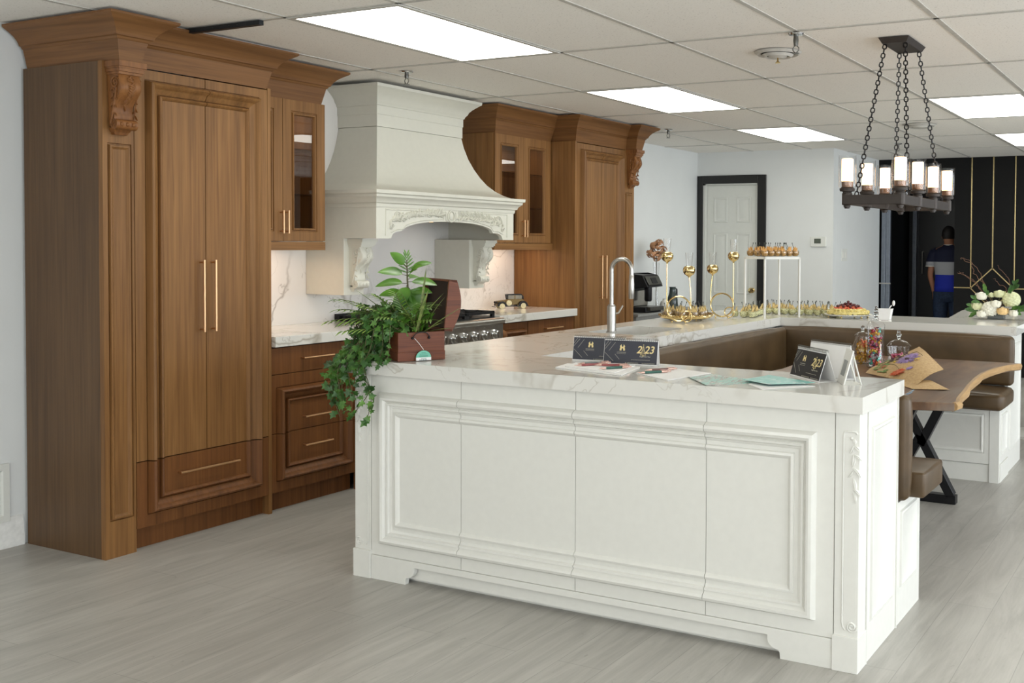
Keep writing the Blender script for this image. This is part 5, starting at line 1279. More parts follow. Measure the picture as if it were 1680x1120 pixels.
# white paper tub with a spoon
t = thing('paper_tub', 'white square paper tub to the right of the fruit platter', 'container', (3.085,3.93,IZT), math.radians(5))
b = MB(); b.loft([[(s*.036,q*.036,.0005) for s, q in ((-1,-1),(1,-1),(1,1),(-1,1))],[(s*.046,q*.046,.072) for s, q in ((-1,-1),(1,-1),(1,1),(-1,1))],[(s*.048,q*.048,.072) for s, q in ((-1,-1),(1,-1),(1,1),(-1,1))],[(s*.048,q*.048,.076) for s, q in ((-1,-1),(1,-1),(1,1),(-1,1))],[(s*.043,q*.043,.076) for s, q in ((-1,-1),(1,-1),(1,1),(-1,1))],[(s*.034,q*.034,.006) for s, q in ((-1,-1),(1,-1),(1,1),(-1,1))]]); part('tub', b, m_paper, t, world=False, bev=.003)
t2 = thing('plastic_spoon', 'white plastic spoon leaning out of the square tub', 'spoon', (3.085,3.93,IZT+.01))
b = MB(); b.tube([(3.07,3.925,IZT+.01),(3.11,3.94,IZT+.08),(3.125,3.945,IZT+.10)], [.003,.003,.004], 8); b.ball((3.138,3.95,IZT+.115), .013, 12, 8, (.8,.5,1.5)); part('spoon', b, m_paper, t2)

# ------------------------------------------------------------------ candy jars
TT = .7603
def jar(name, label, c, prof, lid, knob):
    t = thing(name, label, 'jar', (c[0],c[1],TT)); b = MB(); b.lathe(prof+[(r*.94 if r > .01 else 0, z+(.004 if i == len(prof)-1 and False else 0)) for i, (r, z) in enumerate(prof[::-1])], 28, (c[0],c[1],TT), cap=False); part('jar_body', b, m_glass, t)
    b = MB(); b.lathe(lid, 28, (c[0],c[1],TT), cap=False); ld = part('lid', b, m_glass, t)
    b = MB(); z = lid[-1][1]
    for r, dz in knob: b.ball((c[0],c[1],TT+z+dz), r, 12, 10)
    part('knob', b, m_knob, ld); return t
m_knob = G('cut_glass_knob'); m_knob.set(col=(.9,.92,.93), rough=.02, trans=1.0, ior=1.45); m_knob = m_knob.m
J1, J2, J3 = (3.385,2.70), (3.262,2.85), (3.478,2.85)
jar('candy_jar', 'tall cylindrical glass candy jar filled with wrapped sweets', J1, [(.0,.004),(.050,.004),(.052,.012),(.052,.06),(.048,.12),(.050,.22),(.052,.232),(.050,.236)], [(.053,.238),(.052,.245),(.036,.266),(.018,.276),(.012,.280)], [(.012,.008),(.016,.028),(.012,.048),(.009,.062)])
jar('candy_jar', 'round-bellied glass jar of gold sweets half hidden behind the tall one', J2, [(.0,.004),(.045,.004),(.062,.03),(.070,.07),(.060,.11),(.046,.14),(.044,.165)], [(.048,.167),(.046,.172),(.030,.185),(.008,.190)], [(.010,.008),(.013,.024)])
jar('candy_jar', 'squat lidded glass jar with pink sweets, right of the tall jar', J3, [(.0,.004),(.052,.004),(.062,.02),(.064,.06),(.066,.105),(.067,.112)], [(.072,.114),(.070,.120),(.052,.140),(.028,.152),(.010,.156)], [(.010,.008),(.015,.026),(.010,.044)])
def candy(m, nm):
    b = MB(); b.ball((0,0,0), .0095, 8, 6, (1.25,.9,.8))
    for s in (-1, 1):
        vs = [(s*.010,0,0)]+[(s*.021,.009*math.cos(k*PI/3),.007*math.sin(k*PI/3)+.002*(k % 2)) for k in range(6)]; b.add(vs, [(0,1+k,1+(k+1) % 6) for k in range(6)])
    return part(nm, b, m, None, world=False)
CM = [plain('wrapper_'+n, c, .25, .3) for n, c in (('red','A83232'),('gold','C89A3C'),('pink','D06A8A'),('teal','4FB5A8'),('silver','C4C4C8'),('purple','5B2E4E'),('orange','D0632C'),('yellow','E0C24A'))]
def fill(c, cols, rad, z0, z1, n, label, grp, seed):
    r_ = random.Random(seed); protos = {}; pts = []; tries = 0
    while len(pts) < n and tries < 6000:
        tries += 1; z = z0+(z1-z0)*(len(pts)/n)+r_.uniform(0,.01); R0 = rad(z)-.022; a = r_.uniform(0,6.28); q = R0*math.sqrt(r_.random()) if R0 > 0 else 0
        if r_.random() < .6: q = max(q, R0*.8)
        p = (c[0]+q*math.cos(a), c[1]+q*math.sin(a), TT+z)
        if all((p[0]-o[0])**2+(p[1]-o[1])**2+(p[2]-o[2])**2 > .0135**2 for o in pts): pts.append(p)
    for p in pts:
        k = r_.choice(cols); rot = (r_.uniform(0,6),r_.uniform(0,6),r_.uniform(0,6))
        if k not in protos:
            o = candy(CM[k], 'wrapped_sweet'); protos[k] = o; o.location = p; o.rotation_euler = rot; tag(o, label % ['red','gold','pink','teal','silver','purple','orange','yellow'][k], 'sweet', grp % ['red','gold','pink','teal','silver','purple','orange','yellow'][k])
        else: dup(protos[k], p, rot=rot)
fill(J1, [0,1,2,3,4,5,6,7,4,0,2], lambda z: .046, .016, .205, 120, '%s wrapped sweet in the tall cylindrical jar', '%s sweets in the tall jar', 5)
fill(J2, [1,1,7,6,1], lambda z: .060-abs(z-.06)*.25, .018, .125, 46, '%s wrapped sweet in the round-bellied jar', '%s sweets in the round jar', 6)
fill(J3, [2,2,2,0], lambda z: .058, .016, .062, 26, '%s wrapped sweet in the squat lidded jar', '%s sweets in the squat jar', 7)

# ------------------------------------------------------------------ wrapped bouquet on the table
bq = thing('paper_bouquet', 'bouquet wrapped in brown kraft paper printed with wild flowers, lying on the table', 'bouquet', (3.72,2.2,TT))
g = G('kraft_paper'); g.set(col=g.ramp(g.noise(g.coord(), 90, 3), [(.3, lin('B08E5E')), (.7, lin('C7A878'))]), rough=.7); m_kraft = g.m
b = MB()
Q = [Vector((3.42,2.40,.768)), Vector((3.80,2.02,.775)), Vector((3.885,2.27,.815)), Vector((3.66,2.62,.905)), Vector((3.45,2.72,.80))]
def srf(u, v, off=0):
    a = Q[0].lerp(Q[1], u); c = (Q[0]+(Q[4]-Q[0])*.6).lerp(Q[3], min(1,u*1.15)) if u < .87 else Q[3].lerp(Q[2], (u-.87)/.13*.9)
    p = a.lerp(c, v); p = p+Vector((.1,-.5,.85)).normalized()*(.032*math.sin(PI*min(1,v*1.05))*math.sin(PI*(.15+.7*u))+off); return p
NF = Vector((.1,-.5,.85)).normalized()
b.grid(lambda u, v: srf(u, v), 20, 12); b.grid(lambda u, v: srf(u, v, -.002), 20, 12, True)
part('wrap', b, m_kraft, bq, sharp=180)
b = MB(); fl = [Vector((3.58,2.20,.7635)), Vector((3.80,1.93,.7635)), Vector((3.965,1.975,.7665)), Vector((3.83,2.16,.782))]
b.grid(lambda u, v: fl[0].lerp(fl[1], u).lerp(fl[3].lerp(fl[2], u), v)+Vector((0,0,.010*math.sin(PI*u)*math.sin(PI*v))), 8, 8); b.grid(lambda u, v: fl[0].lerp(fl[1], u).lerp(fl[3].lerp(fl[2], u), v)+Vector((0,0,.010*math.sin(PI*u)*math.sin(PI*v)-.0015)), 8, 8, True); part('folded_flap', b, m_kraft, bq)
def bloom(nm, u, v, r, n, m, w_, layers=2, seed=0, m2=None):
    c = srf(u, v, .001); e1 = (srf(min(1,u+.02), v)-srf(u, v)).normalized(); e2 = NF.cross(e1).normalized(); b = MB(); r_ = random.Random(seed)
    for k in range(n):
        a = 2*PI*k/n*1.0+r_.uniform(-.1,.1); rr_ = r*(1-.35*(k % layers)/layers)*r_.uniform(.85,1.05); d = e1*math.cos(a)+e2*math.sin(a); s = NF.cross(d)
        p = [c+d*rr_*.12-s*w_*.3, c+d*rr_*.6-s*w_, c+d*rr_, c+d*rr_*.6+s*w_, c+d*rr_*.12+s*w_*.3]; h = NF*(.0015+.003*(k % layers)); b.add([q+h for q in p], [(0,1,2,3,4)])
    o = part(nm, b, m, bq, fix=False)
    if m2: b = MB(); b.ball(c+NF*.003, r*.22, 8, 6, (1,1,.5)); part('flower_centre', b, m2, o)
m_thi = plain('lilac_petal', '9C84B4', .6, 0, .2, 60); m_mar = plain('orange_petal', 'C2572A', .6, 0, .2, 60); m_dkb = plain('dark_bud', '4A3038', .6); m_yel = plain('yellow_petal', 'E2C240', .6); m_grn = plain('printed_green', '6E8A38', .6, 0, .2, 60); m_redp = plain('red_petal', 'B0503E', .6)
bloom('thistle_flower', .72, .52, .080, 52, m_thi, .0055, 3, 1, m_dkb); bloom('marigold_flower', .62, .16, .050, 30, m_mar, .009, 3, 2, m_mar)
for i, (u, v, r) in enumerate([(.45,.78,.024),(.52,.60,.026),(.38,.60,.020),(.60,.86,.020),(.33,.74,.018)]): bloom('dark_flower', u, v, r, 9, m_dkb, .006, 2, 10+i)
for i, (u, v, r) in enumerate([(.30,.86,.012),(.40,.90,.010),(.88,.55,.020),(.47,.46,.010)]): bloom('yellow_flower', u, v, r, 8, m_yel, .004, 2, 20+i)
bloom('red_flower', .30, .30, .018, 9, m_redp, .006, 2, 31); bloom('lilac_flower', .80, .28, .024, 18, m_thi, .004, 2, 32)
b = MB()
for (u0, v0, u1, v1) in [(.15,.4,.72,.5),(.2,.3,.52,.6),(.3,.45,.45,.78),(.35,.4,.64,.2),(.45,.6,.9,.8),(.6,.4,.88,.56),(.2,.5,.33,.74),(.5,.55,.62,.88)]:
    b.tube([srf(u0+(u1-u0)*t, v0+(v1-v0)*t+.06*math.sin(PI*t), .0015) for t in [i/8 for i in range(9)]], .0013, 4)
part('printed_stems', b, plain('stem_print', '5A5A30', .6), bq)
b = MB(); rr2 = random.Random(9)
for k in range(16):
    u, v = rr2.uniform(.06,.34), rr2.uniform(.12,.7); c = srf(u, v, .002); e1 = (srf(u+.02, v)-srf(u, v)).normalized(); e2 = NF.cross(e1); a = rr2.uniform(-.8,.8); d = e1*math.cos(a)+e2*math.sin(a); s = NF.cross(d)*.012; b.add([c, c+d*.02-s, c+d*.05, c+d*.02+s], [(0,1,2,3)])
part('printed_leaves', b, m_grn, bq, fix=False)

# ------------------------------------------------------------------ white flower arrangement
fa_ = (3.745,4.42)
vs = thing('flower_vase', 'low dark glass vase holding the white flower arrangement', 'vase', (fa_[0],fa_[1],IZT))
b = MB(); b.box(fa_[0]-.055,fa_[0]+.055,fa_[1]-.04,fa_[1]+.04,IZT+.0005,IZT+.05); part('vase_body', b, plain('dark_vase_glass', '3B4038', .1), vs, bev=.004)
def rose(nm, label, x, z, r, m, grp, dy=0.0, seed=0, hyd=False, sq=1.0):
    c = Vector((x, fa_[1]+dy, z)); t = thing(nm, label, 'flower', tuple(c-Vector((0,0,r))), 0, grp); r_ = random.Random(seed); b = MB()
    if hyd:
        for k in range(90):
            th = math.acos(1-1.75*(k+.5)/90); ph = k*2.39996; d = Vector((math.sin(th)*math.cos(ph), math.sin(th)*math.sin(ph), math.cos(th)*.9)); q = c+d*r*.9
            e1 = d.cross(Vector((.3,.2,1))).normalized(); e2 = d.cross(e1); 
            for j in range(4):
                a = j*PI/2+k; dd = (e1*math.cos(a)+e2*math.sin(a)); s = d.cross(dd)*r*.11; b.add([q, q+dd*r*.12-s+d*.002, q+dd*r*.24+d*.003, q+dd*r*.12+s+d*.002], [(0,1,2,3)])
        b.ball(c, r*.86, 14, 10, (1,1,.9))
    else:
        b.ball(c, r*.62, 12, 10, (1,1,1.05))
        for L_ in range(4):
            n = 4+L_*2; rr_ = r*(.55+.14*L_)
            for k in range(n):
                a = 2*PI*k/n+L_*.6+r_.uniform(-.15,.15); top_ = .95-.30*L_; W2 = .85*PI/n*1.5
                def f(u, v, a=a, rr_=rr_, top_=top_, W2=W2, L_=L_):
                    th = (1-v)*2.3+v*(.75+.16*L_-.12*math.cos((u-.5)*PI)); ph = a+(u-.5)*2*W2*math.sin(PI*(.2+.65*v)); rad = rr_*(1+.10*v*v*L_*.35); return c+Vector((math.sin(th)*math.cos(ph)*rad, math.sin(th)*math.sin(ph)*rad, math.cos(th)*rad*sq))
                b.grid(f, 4, 5)
    part('petals', b, m, t, fix=False, sharp=180)
    s_ = MB(); s_.tube([c-Vector((0,0,r*.5)), (c+Vector((fa_[0],fa_[1],IZT+.04)))*.5, (fa_[0]+(x-fa_[0])*.25, fa_[1], IZT+.045)], .003, 6); part('stem', s_, m_stem, t)
m_petw = plain('white_petal', 'F0EDDD', .6, 0, .04); m_petg = plain('green_white_petal', 'E2E4B8', .6, 0, .08, 60); m_petp = plain('peach_petal', 'EBC78C', .6, 0, .08, 60)
rose('white_rose', 'white rose at the upper left of the arrangement', 3.64, 1.108, .042, m_petw, None, -.01, 1)
rose('white_rose', 'white rose at the top centre of the arrangement', 3.765, 1.125, .040, m_petg, None, .0, 2)
rose('hydrangea', 'large pale green hydrangea at the right of the arrangement', 3.845, 1.085, .066, m_petg, None, .0, 3, True)
rose('hydrangea', 'cream hydrangea low in the middle of the arrangement', 3.705, 1.015, .064, m_petw, None, -.03, 4, True)
rose('white_rose', 'white rose in the centre of the arrangement', 3.748, 1.058, .038, m_petw, None, -.055, 5)
rose('peach_rose', 'peach coloured garden rose low at the right of the arrangement', 3.795, 1.008, .040, m_petp, None, -.05, 6)
rose('white_rose', 'white rose at the left side of the arrangement', 3.615, 1.036, .042, m_petg, None, -.02, 7)
rose('white_rose', 'white rose lowest at the far right of the arrangement', 3.865, .995, .035, m_petw, None, -.03, 8)
rose('white_rose', 'white rose resting at the lower left by the vase', 3.655, .985, .034, m_petw, None, -.07, 9)
rose('small_white_flower', 'small pale flower between the two top roses', 3.705, 1.115, .026, m_petg, None, .01, 10)
lv = thing('leaf_sprigs', 'dark green leaf sprigs around the white arrangement', 'foliage', (fa_[0],fa_[1],IZT+.02))
b = MB(); s_ = MB(); rl = random.Random(4)
for (x, z, a0) in [(3.57,1.0,PI),(3.58,1.035,2.9),(3.60,.975,3.4),(3.93,1.01,.1),(3.90,1.03,.4),(3.94,1.04,.2),(3.60,1.085,2.4),(3.86,1.17,1.2),(3.67,1.16,1.8),(3.875,1.20,1.3)]:
    s_.tube([(fa_[0],fa_[1],IZT+.05),(x,fa_[1]-.03,z)], .002, 5)
    for k in range(5): aa = a0+rl.uniform(-.9,.9); blade(b, Vector((x,fa_[1]-.03,z))-Vector((math.cos(a0),0,math.sin(a0)))*.012*k, Vector((math.cos(aa),-.3,math.sin(aa))), Vector((0,-1,.3)), .045, .012, .1, 5)
part('leaves', b, m_ivy, lv, fix=False, sharp=180); part('stems', s_, m_stem, lv)
m_twig = plain('curly_willow', '6B4A34', .7)
for i, (pts_, lab_) in enumerate([([(3.71,1.06),(3.66,1.18),(3.62,1.28),(3.56,1.34),(3.50,1.385)],'tallest curly willow twig on the left of the arrangement'),([(3.70,1.06),(3.645,1.20),(3.58,1.26),(3.56,1.33),(3.50,1.37),(3.475,1.365)],'second curly willow twig curling left'),([(3.68,1.05),(3.62,1.17),(3.56,1.21),(3.50,1.265),(3.455,1.262)],'lowest curly willow twig reaching left'),([(3.69,1.05),(3.63,1.15),(3.57,1.22),(3.52,1.25),(3.46,1.275)],'thin curly willow twig reaching left'),([(3.80,1.08),(3.83,1.20),(3.80,1.26),(3.76,1.30),(3.735,1.33)],'curly willow twig crossing the brass diamond on the right'),([(3.81,1.08),(3.80,1.17),(3.76,1.19),(3.73,1.22),(3.715,1.235)],'short curly willow twig at the right')]):
    b = MB(); q = []
    for j in range(len(pts_)-1):
        for k in range(6):
            t = k/6; x = pts_[j][0]*(1-t)+pts_[j+1][0]*t; z = pts_[j][1]*(1-t)+pts_[j+1][1]*t; q.append((x+.006*math.sin(j*2.3+t*5+i), fa_[1]+.02+.012*math.cos(j*2+t*6), z+.004*math.sin(t*7+i)))
    b.tube([(fa_[0],fa_[1],IZT+.05)]+q, [.003]+[.0028-.0018*k/len(q) for k in range(len(q))], 6); single('willow_twig', b, m_twig, lab_, 'twig')

# ------------------------------------------------------------------ coffee corner beyond the tall cabinet
sc_ = thing('side_cabinet', 'low taupe side cabinet with drawers in the coffee corner', 'cabinet', (.22,5.75,0))
m_taupe = plain('taupe_front', '8C7462', .5); m_grey = plain('grey_cabinet', '8B8B88', .5)
b = MB(); b.box(.022,.40,5.18,6.45,.02,.79); part('carcass', b, m_grey, sc_, bev=.003)
for y in (5.19,5.62,6.04):
    for z in (.42,.06): b = MB(); b.box(.401,.418,y,y+.40,z,z+.33); part('drawer', b, m_taupe, sc_, bev=.002)
b = MB(); b.box(.022,.43,5.16,6.47,.791,.815); part('top', b, m_grey, sc_, bev=.003)
cm = thing('coffee_machine', 'black automatic coffee machine with a silver front beside the tall cabinet', 'coffee machine', (.28,5.50,.816))
z0 = .8155; b = MB(); b.box(.07,.40,5.36,5.66,z0,z0+.05); b.box(.07,.25,5.36,5.66,z0+.05,z0+.36); b.prism([(.25,z0+.22),(.42,z0+.24),(.36,z0+.35),(.25,z0+.36)], 5.36, 5.66, 'y'); part('body', b, m_blackm, cm, bev=.008)
b = MB(); b.T = Matrix.Translation((.395,5.51,z0+.298)) @ Matrix.Rotation(math.radians(-28), 4, 'Y'); b.box(-.003,.006,-.13,.13,-.045,.045); sp_ = part('control_panel', b, m_steeld, cm, bev=.003)
b = MB(); b.T = Matrix.Translation((.402,5.51,z0+.298)) @ Matrix.Rotation(math.radians(-28), 4, 'Y'); b.box(.0,.003,-.05,.05,-.03,.03); part('screen', b, m_blackm, sp_)
b = MB(); b.box(.251,.262,5.38,5.64,z0+.06,z0+.20); part('front_plate', b, m_steel, cm)
b = MB(); b.lathe([(.028,.10),(.036,.115),(.036,.235),(0,.235)], 16, (.34,5.51,z0)); part('brew_spout', b, m_blackm, cm)
b = MB(); b.box(.26,.44,5.38,5.64,z0+.02,z0+.055); part('drip_tray', b, m_steeld, cm, bev=.004)
b = MB(); b.lathe([(.03,.36),(.03,.38),(.026,.385),(0,.385)], 16, (.15,5.45,z0)); part('hopper_lid', b, m_blackm, cm)
b = MB(); b.lathe([(.02,0),(.045,.03),(.05,.055),(.035,.09),(.018,.10),(.02,.115),(0,.115)], 20, (.36,5.80,.816)); single('ceramic_vase', b, m_white, 'small white round ceramic vase beside the coffee machine', 'vase')
t = thing('flower_bottle', 'slim tall clear glass vase behind the coffee machine', 'vase', (.20,5.92,.816))
b = MB(); b.lathe([(.035,.002),(.035,.02),(.018,.12),(.022,.25),(.03,.40),(.034,.46),(.032,.46),(.028,.40),(.019,.25),(.015,.12),(.03,.02),(0,.008)], 20, (.20,5.92,.816), cap=False); part('glass', b, m_glass, t)
hy = thing('dried_flower', 'dusty orange dried hydrangea in the slim glass vase', 'flower', (.20,5.92,1.0))
b = MB(); rh = random.Random(3)
for (dx, dy, dz, r) in [(0,0,1.40,.075),(.03,.07,1.39,.06),(-.02,-.07,1.37,.055),(.02,.02,1.46,.05),(.0,-.05,1.44,.045),(.02,-.03,1.33,.05)]:
    for k in range(40):
        d = Vector((rh.gauss(0,1),rh.gauss(0,1),rh.gauss(0,1))).normalized(); c = Vector((.20+dx,5.92+dy,dz))+d*r*.8; e1 = d.cross(Vector((.3,.1,1))).normalized(); e2 = d.cross(e1); q = .022; b.add([c-e1*q,c-e2*q*.6+d*.006,c+e1*q,c+e2*q*.6+d*.006], [(0,1,2,3)])
part('petals', b, plain('dried_orange_petal', 'BE8D66', .7, 0, .25, 20), hy, fix=False)
b = MB(); b.tube([(.20,5.92,.84),(.20,5.92,1.1),(.20,5.925,1.36)], .004, 6); part('stem', b, m_stem, hy)
t = thing('gooseneck_kettle', 'dark glass carafe with a black handle behind the coffee machine', 'carafe', (.33,6.02,.816))
b = MB(); b.lathe([(.05,0),(.055,.02),(.052,.10),(.035,.16),(.03,.20),(.034,.22),(0,.22)], 20, (.33,6.02,.816)); part('body', b, plain('smoked_glass', '3C4644', .15), t)
b = MB(); b.tube([(.33,6.07,1.02),(.33,6.11,1.01),(.33,6.115,.93),(.33,6.07,.87)], .008, 8); part('handle', b, m_blackm, t)

# ------------------------------------------------------------------ vintage car model
mc = thing('model_car', 'small bronze vintage car model on the right worktop by the tall cabinet', 'model car', (.22,3.56,IZT), 0)
m_bron = plain('bronze_car', '6E5B38', .3, .7); m_cream = m_cream; m_tyre = plain('cream_wheel', 'D9CFA6', .4); z0 = IZT+.0005
CA = math.radians(58); 
def car(b): b.T = Matrix.Translation((.215,3.565,z0)) @ Matrix.Rotation(CA, 4, 'Z'); return b
b = car(MB()); hw_ = .036
b.prism([(-.135,.028),(-.130,.062),(-.05,.070),(-.045,.074),(.075,.074),(.095,.060),(.10,.030)], -hw_*.62, hw_*.62, 'y'); part('hull', b, m_bron, mc, bev=.004)
b = car(MB()); b.prism([(-.048,.074),(-.055,.108),(-.05,.113),(.065,.113),(.082,.100),(.088,.074),(.082,.074),(.074,.098),(.062,.105),(-.042,.105),(-.042,.074)], -hw_*.60, hw_*.60, 'y'); part('roof', b, m_blackm, mc, bev=.002)
b = car(MB()); b.box(-.044,.072,-hw_*.55,hw_*.55,.075,.104); part('window_glass', b, plain('car_glass', '8A8578', .1), mc)
b = car(MB()); b.box(.008,.016,-hw_*.61,hw_*.61,.074,.106); part('door_pillar', b, m_bron, mc)
b = car(MB())
for s in (-1, 1):
    for (cx_, r_) in ((-.098,.027),(.075,.027)):
        b.tube([(cx_+r_*1.12*math.cos(a), s*hw_, .021+r_*1.12*math.sin(a)) for a in [PI*.02+i*PI*.96/10 for i in range(11)]], .006, 6, flat=1.6)
    b.box(-.072,.05,s*hw_-.007,s*hw_+.007,.018,.023)
b.box(-.155,-.149,-hw_,hw_,.014,.02); b.ball((-.137,-.02,.050), .009, 10, 8); b.ball((-.137,.02,.050), .009, 10, 8); b.box(.118,.123,-hw_,hw_,.016,.022)
part('mudguards', b, m_blackm, mc)
for cx_, cz_, sy in ((-.098,.0215,1),(.075,.0215,1),(-.098,.0215,-1),(.075,.0215,-1),(-.042,.045,-1)):
    b = MB(); b.T = Matrix.Translation((.215,3.565,z0)) @ Matrix.Rotation(CA, 4, 'Z') @ Matrix.Translation((cx_,sy*hw_,cz_)) @ Matrix.Rotation(PI/2, 4, 'X'); b.lathe([(.0,-.006),(.0215,-.006),(.0215,.006),(.019,.007),(.010,.005),(.006,.008),(0,.008)], 20); part('wheel', b, m_tyre, mc)

# ------------------------------------------------------------------ person by the wardrobe
def skin(name, verts, edges, radii, m, parent, sub=2):
    me = bpy.data.meshes.new(name); Lc = parent.location; me.from_pydata([Vector(v)-Lc for v in verts], edges, []); me.materials.append(m)
    o = bpy.data.objects.new(name, me); link(o, parent); s = o.modifiers.new('skin', 'SKIN'); s.use_smooth_shade = True
    for v, r in zip(me.skin_vertices[0].data, radii): v.radius = r if isinstance(r, tuple) else (r, r)
    me.skin_vertices[0].data[0].use_root = True
    b = o.modifiers.new('sub', 'SUBSURF'); b.levels = sub; b.render_levels = sub; return o
px, py = 2.235, 9.62
pe = thing('person', 'person in a navy, grey and blue polo shirt and jeans, seen from behind', 'person', (px,py,0))
m_skin = plain('skin', 'B07A5E', .5, 0, .03); m_hair = plain('dark_hair', '1C1614', .6)
V = [(px,py,.93),(px,py+.01,1.10),(px,py+.02,1.30),(px,py+.015,1.41),(px,py,1.48),(px,py-.005,1.545),(px,py-.01,1.60),
     (px-.185,py+.01,1.375),(px-.225,py+.0,1.10),(px-.185,py+.05,.90),(px+.185,py+.01,1.375),(px+.225,py,1.10),(px+.19,py+.05,.90),
     (px-.09,py,.86),(px-.10,py+.005,.48),(px-.10,py-.03,.09),(px-.10,py+.08,.035),(px+.09,py,.86),(px+.11,py+.01,.48),(px+.12,py,.09),(px+.12,py+.11,.035)]
E_ = [(0,1),(1,2),(2,3),(3,4),(4,5),(5,6),(3,7),(7,8),(8,9),(3,10),(10,11),(11,12),(0,13),(13,14),(14,15),(15,16),(0,17),(17,18),(18,19),(19,20)]
r0 = [(.13,.10),(.12,.09),(.14,.10),(.11,.085),(.05,.05),(.075,.085),(.068,.08),.048,.038,.027,.048,.038,.027,.085,.055,.04,.035,.085,.055,.04,.035]
# five fingers on each hand
for hi, sx in ((9,-1),(12,1)):
    h_ = V[hi]; base = len(V); V.append((h_[0]+sx*.002,h_[1]+.01,h_[2]-.06)); r0.append((.022,.034)); E_.append((hi,base))
    for k in range(4):
        n0 = len(V); V.append((h_[0]+sx*.002,h_[1]-.022+k*.018,h_[2]-.10)); V.append((h_[0]-sx*.012,h_[1]-.022+k*.018,h_[2]-.135+abs(k-1.5)*.006)); r0 += [.009,.007]; E_ += [(base,n0),(n0,n0+1)]
    n0 = len(V); V.append((h_[0]-sx*.01,h_[1]+.045,h_[2]-.055)); r0.append(.009); V.append((h_[0]-sx*.015,h_[1]+.055,h_[2]-.085)); r0.append(.007); E_ += [(hi,n0),(n0,n0+1)]
body = skin('body', V, E_, r0, m_skin, pe)
def polo():
    g = G('striped_polo'); c = g.new('ShaderNodeTexCoord'); s = g.new('ShaderNodeSeparateXYZ'); g.l(c.outputs['Object'], s.inputs[0])
    z = g.math('MULTIPLY', s.outputs['Z'], 1/2.0); col = g.ramp(z, [(0, lin('2334B4')), (1.107/2, lin('B4B5BA')), (1.262/2, lin('171C38'))], 'CONSTANT'); g.set(col=col, rough=.8); return g.m
b = MB()
def er(z, rx, ry, cx=0, cy=0, n=20): return [(px+cx+rx*math.cos(2*PI*k/n), py+cy+ry*math.sin(2*PI*k/n), z) for k in range(n)]
b.loft([er(.905,.172,.128), er(.97,.170,.128), er(1.08,.160,.122), er(1.20,.174,.128), er(1.32,.196,.132,0,.01), er(1.385,.198,.125,0,.01), er(1.425,.150,.108,0,.01), er(1.455,.088,.080,0,.008), er(1.475,.066,.064,0,.004)])
for s_ in (-1, 1): b.tube([(px+s_*.13,py+.01,1.375),(px+s_*.175,py+.01,1.35),(px+s_*.205,py+.008,1.29),(px+s_*.220,py+.005,1.21)], [.078,.078,.068,.063], 14)
part('polo_shirt', b, polo(), pe, sharp=180)
b = MB(); b.lathe([(.072,1.445),(.074,1.455),(.064,1.478),(.058,1.478),(.062,1.45)], 20, (px,py+.004,0)); part('collar', b, m_white, pe)
for s in (-1, 1): b = MB(); b.lathe([(.062,0),(.0655,.003),(.0655,.012),(.060,.013)], 16, (px+s*.2205,py+.005,1.205)); part('sleeve_trim', b, m_white, pe)
b = MB(); b.loft([er(.78,.150,.112), er(.86,.166,.122), er(.96,.158,.116), er(1.01,.150,.110)])
for s_, q in ((-1,0), (1,.02)): b.tube([(px+s_*.085,py,.90),(px+s_*(.092+q*.5),py,.70),(px+s_*(.10+q*.5),py+.005,.48),(px+s_*(.10+q),py,.25),(px+s_*(.10+q),py-.01,.05)], [.098,.092,.072,.066,.064], 14)
part('jeans', b, plain('blue_denim', '2A3A55', .8, 0, .2, 40), pe, sharp=180)
b = MB(); b.ball((px,py-.018,1.605), .096, 18, 12, (.86,.98,1.05), jit=.05); bm_ = b.clip([((px,py+.045,1.58),(0,.75,-.55)),((0,0,1.545),(0,0,-1))]); part('hair', b, m_hair, pe)
b = MB()
for s in (-1, 1): b.ball((px+s*.080,py+.0,1.575), .022, 8, 6, (.4,.8,1.3))
b.ball((px,py+.095,1.57), .016, 8, 6, (.7,1,1.4)); part('ears_and_nose', b, m_skin, body, fix=False)
for s in (-1, 1):
    b = MB(); b.ball((px+s*.10+(.02 if s > 0 else 0),py+.06,.045), .055, 12, 8, (.85,2.3,.8)); b.clip([((0,0,.002),(0,0,-1))]); part('shoe', b, m_blackm, pe)
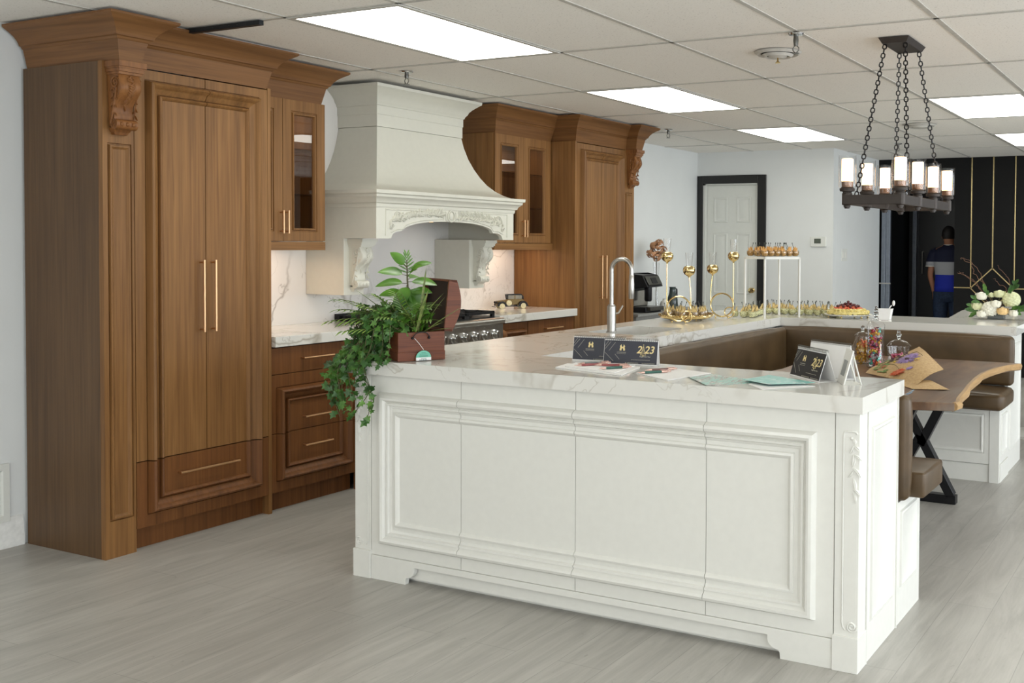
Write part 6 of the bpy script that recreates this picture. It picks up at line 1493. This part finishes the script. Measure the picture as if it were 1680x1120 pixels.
# ------------------------------------------------------------------ lights, world, camera
def area(name, loc, rot, sx, sy, power, col):
    l = bpy.data.lights.new(name, 'AREA'); l.shape = 'RECTANGLE'; l.size = sx; l.size_y = sy; l.energy = power; l.color = col
    o = bpy.data.objects.new(name, l); COL.objects.link(o); o.location = loc; o.rotation_euler = rot; return o
DAY = (.88,.94,1.0)
for p, q, z0, z1 in OPS: area('window_daylight', (XR+.12,(p+q)/2,(z0+z1)/2), (0,PI/2,0), z1-z0, q-p, 92*(q-p)/3, DAY)
for p, q, z0, z1 in OPB: area('window_daylight', ((p+q)/2,YB-.12,(z0+z1)/2), (PI/2,0,0), q-p, z1-z0, 34*(q-p)/3, (1,.98,.95))
WARM = (1,.70,.48)
for y0, y1 in CABS:
    area('under_cabinet_lamp', (.20,(y0+y1)/2,1.445), (0,0,0), .12, (y1-y0)*.7, 1.3, WARM)
    area('cabinet_fill_light', (.20,(y0+y1)/2,2.23), (0,0,0), .15, (y1-y0)*.7, .9, (1,.85,.7))  # added fill light that brightens the cabinet interior behind the glass
w = bpy.data.worlds.new('sky'); scene.world = w; w.use_nodes = True
bg = w.node_tree.nodes['Background']; bg.inputs[0].default_value = (.75,.86,1,1); bg.inputs[1].default_value = .8
w.cycles.sampling_method = 'NONE'
cam = bpy.data.cameras.new('camera'); co = bpy.data.objects.new('camera', cam); COL.objects.link(co); scene.camera = co
f = 1688.2854; cam.sensor_width = 36; cam.sensor_fit = 'HORIZONTAL'; cam.lens = 36*f/1680; cam.clip_start = .05; cam.clip_end = 60
cam.shift_x = (840-1150.7281)/1680; cam.shift_y = -(560-446.187)/1680
Rv = Vector((0.89730769,0.44134728,0.00717557)); Uv = Vector((-0.01810939,0.02056615,0.99962447)); Fv = Vector((-0.44103397,0.89710067,-0.02644669))
M3 = Matrix((Rv, Uv, -Fv)).transposed(); co.matrix_world = Matrix.Translation((5.067,-2.9719,1.4522)) @ M3.to_4x4()
scene.view_settings.view_transform = 'Standard'; scene.view_settings.look = 'None'; scene.view_settings.gamma = 1; scene.view_settings.exposure = 0.38
scene.view_settings.use_curve_mapping = False
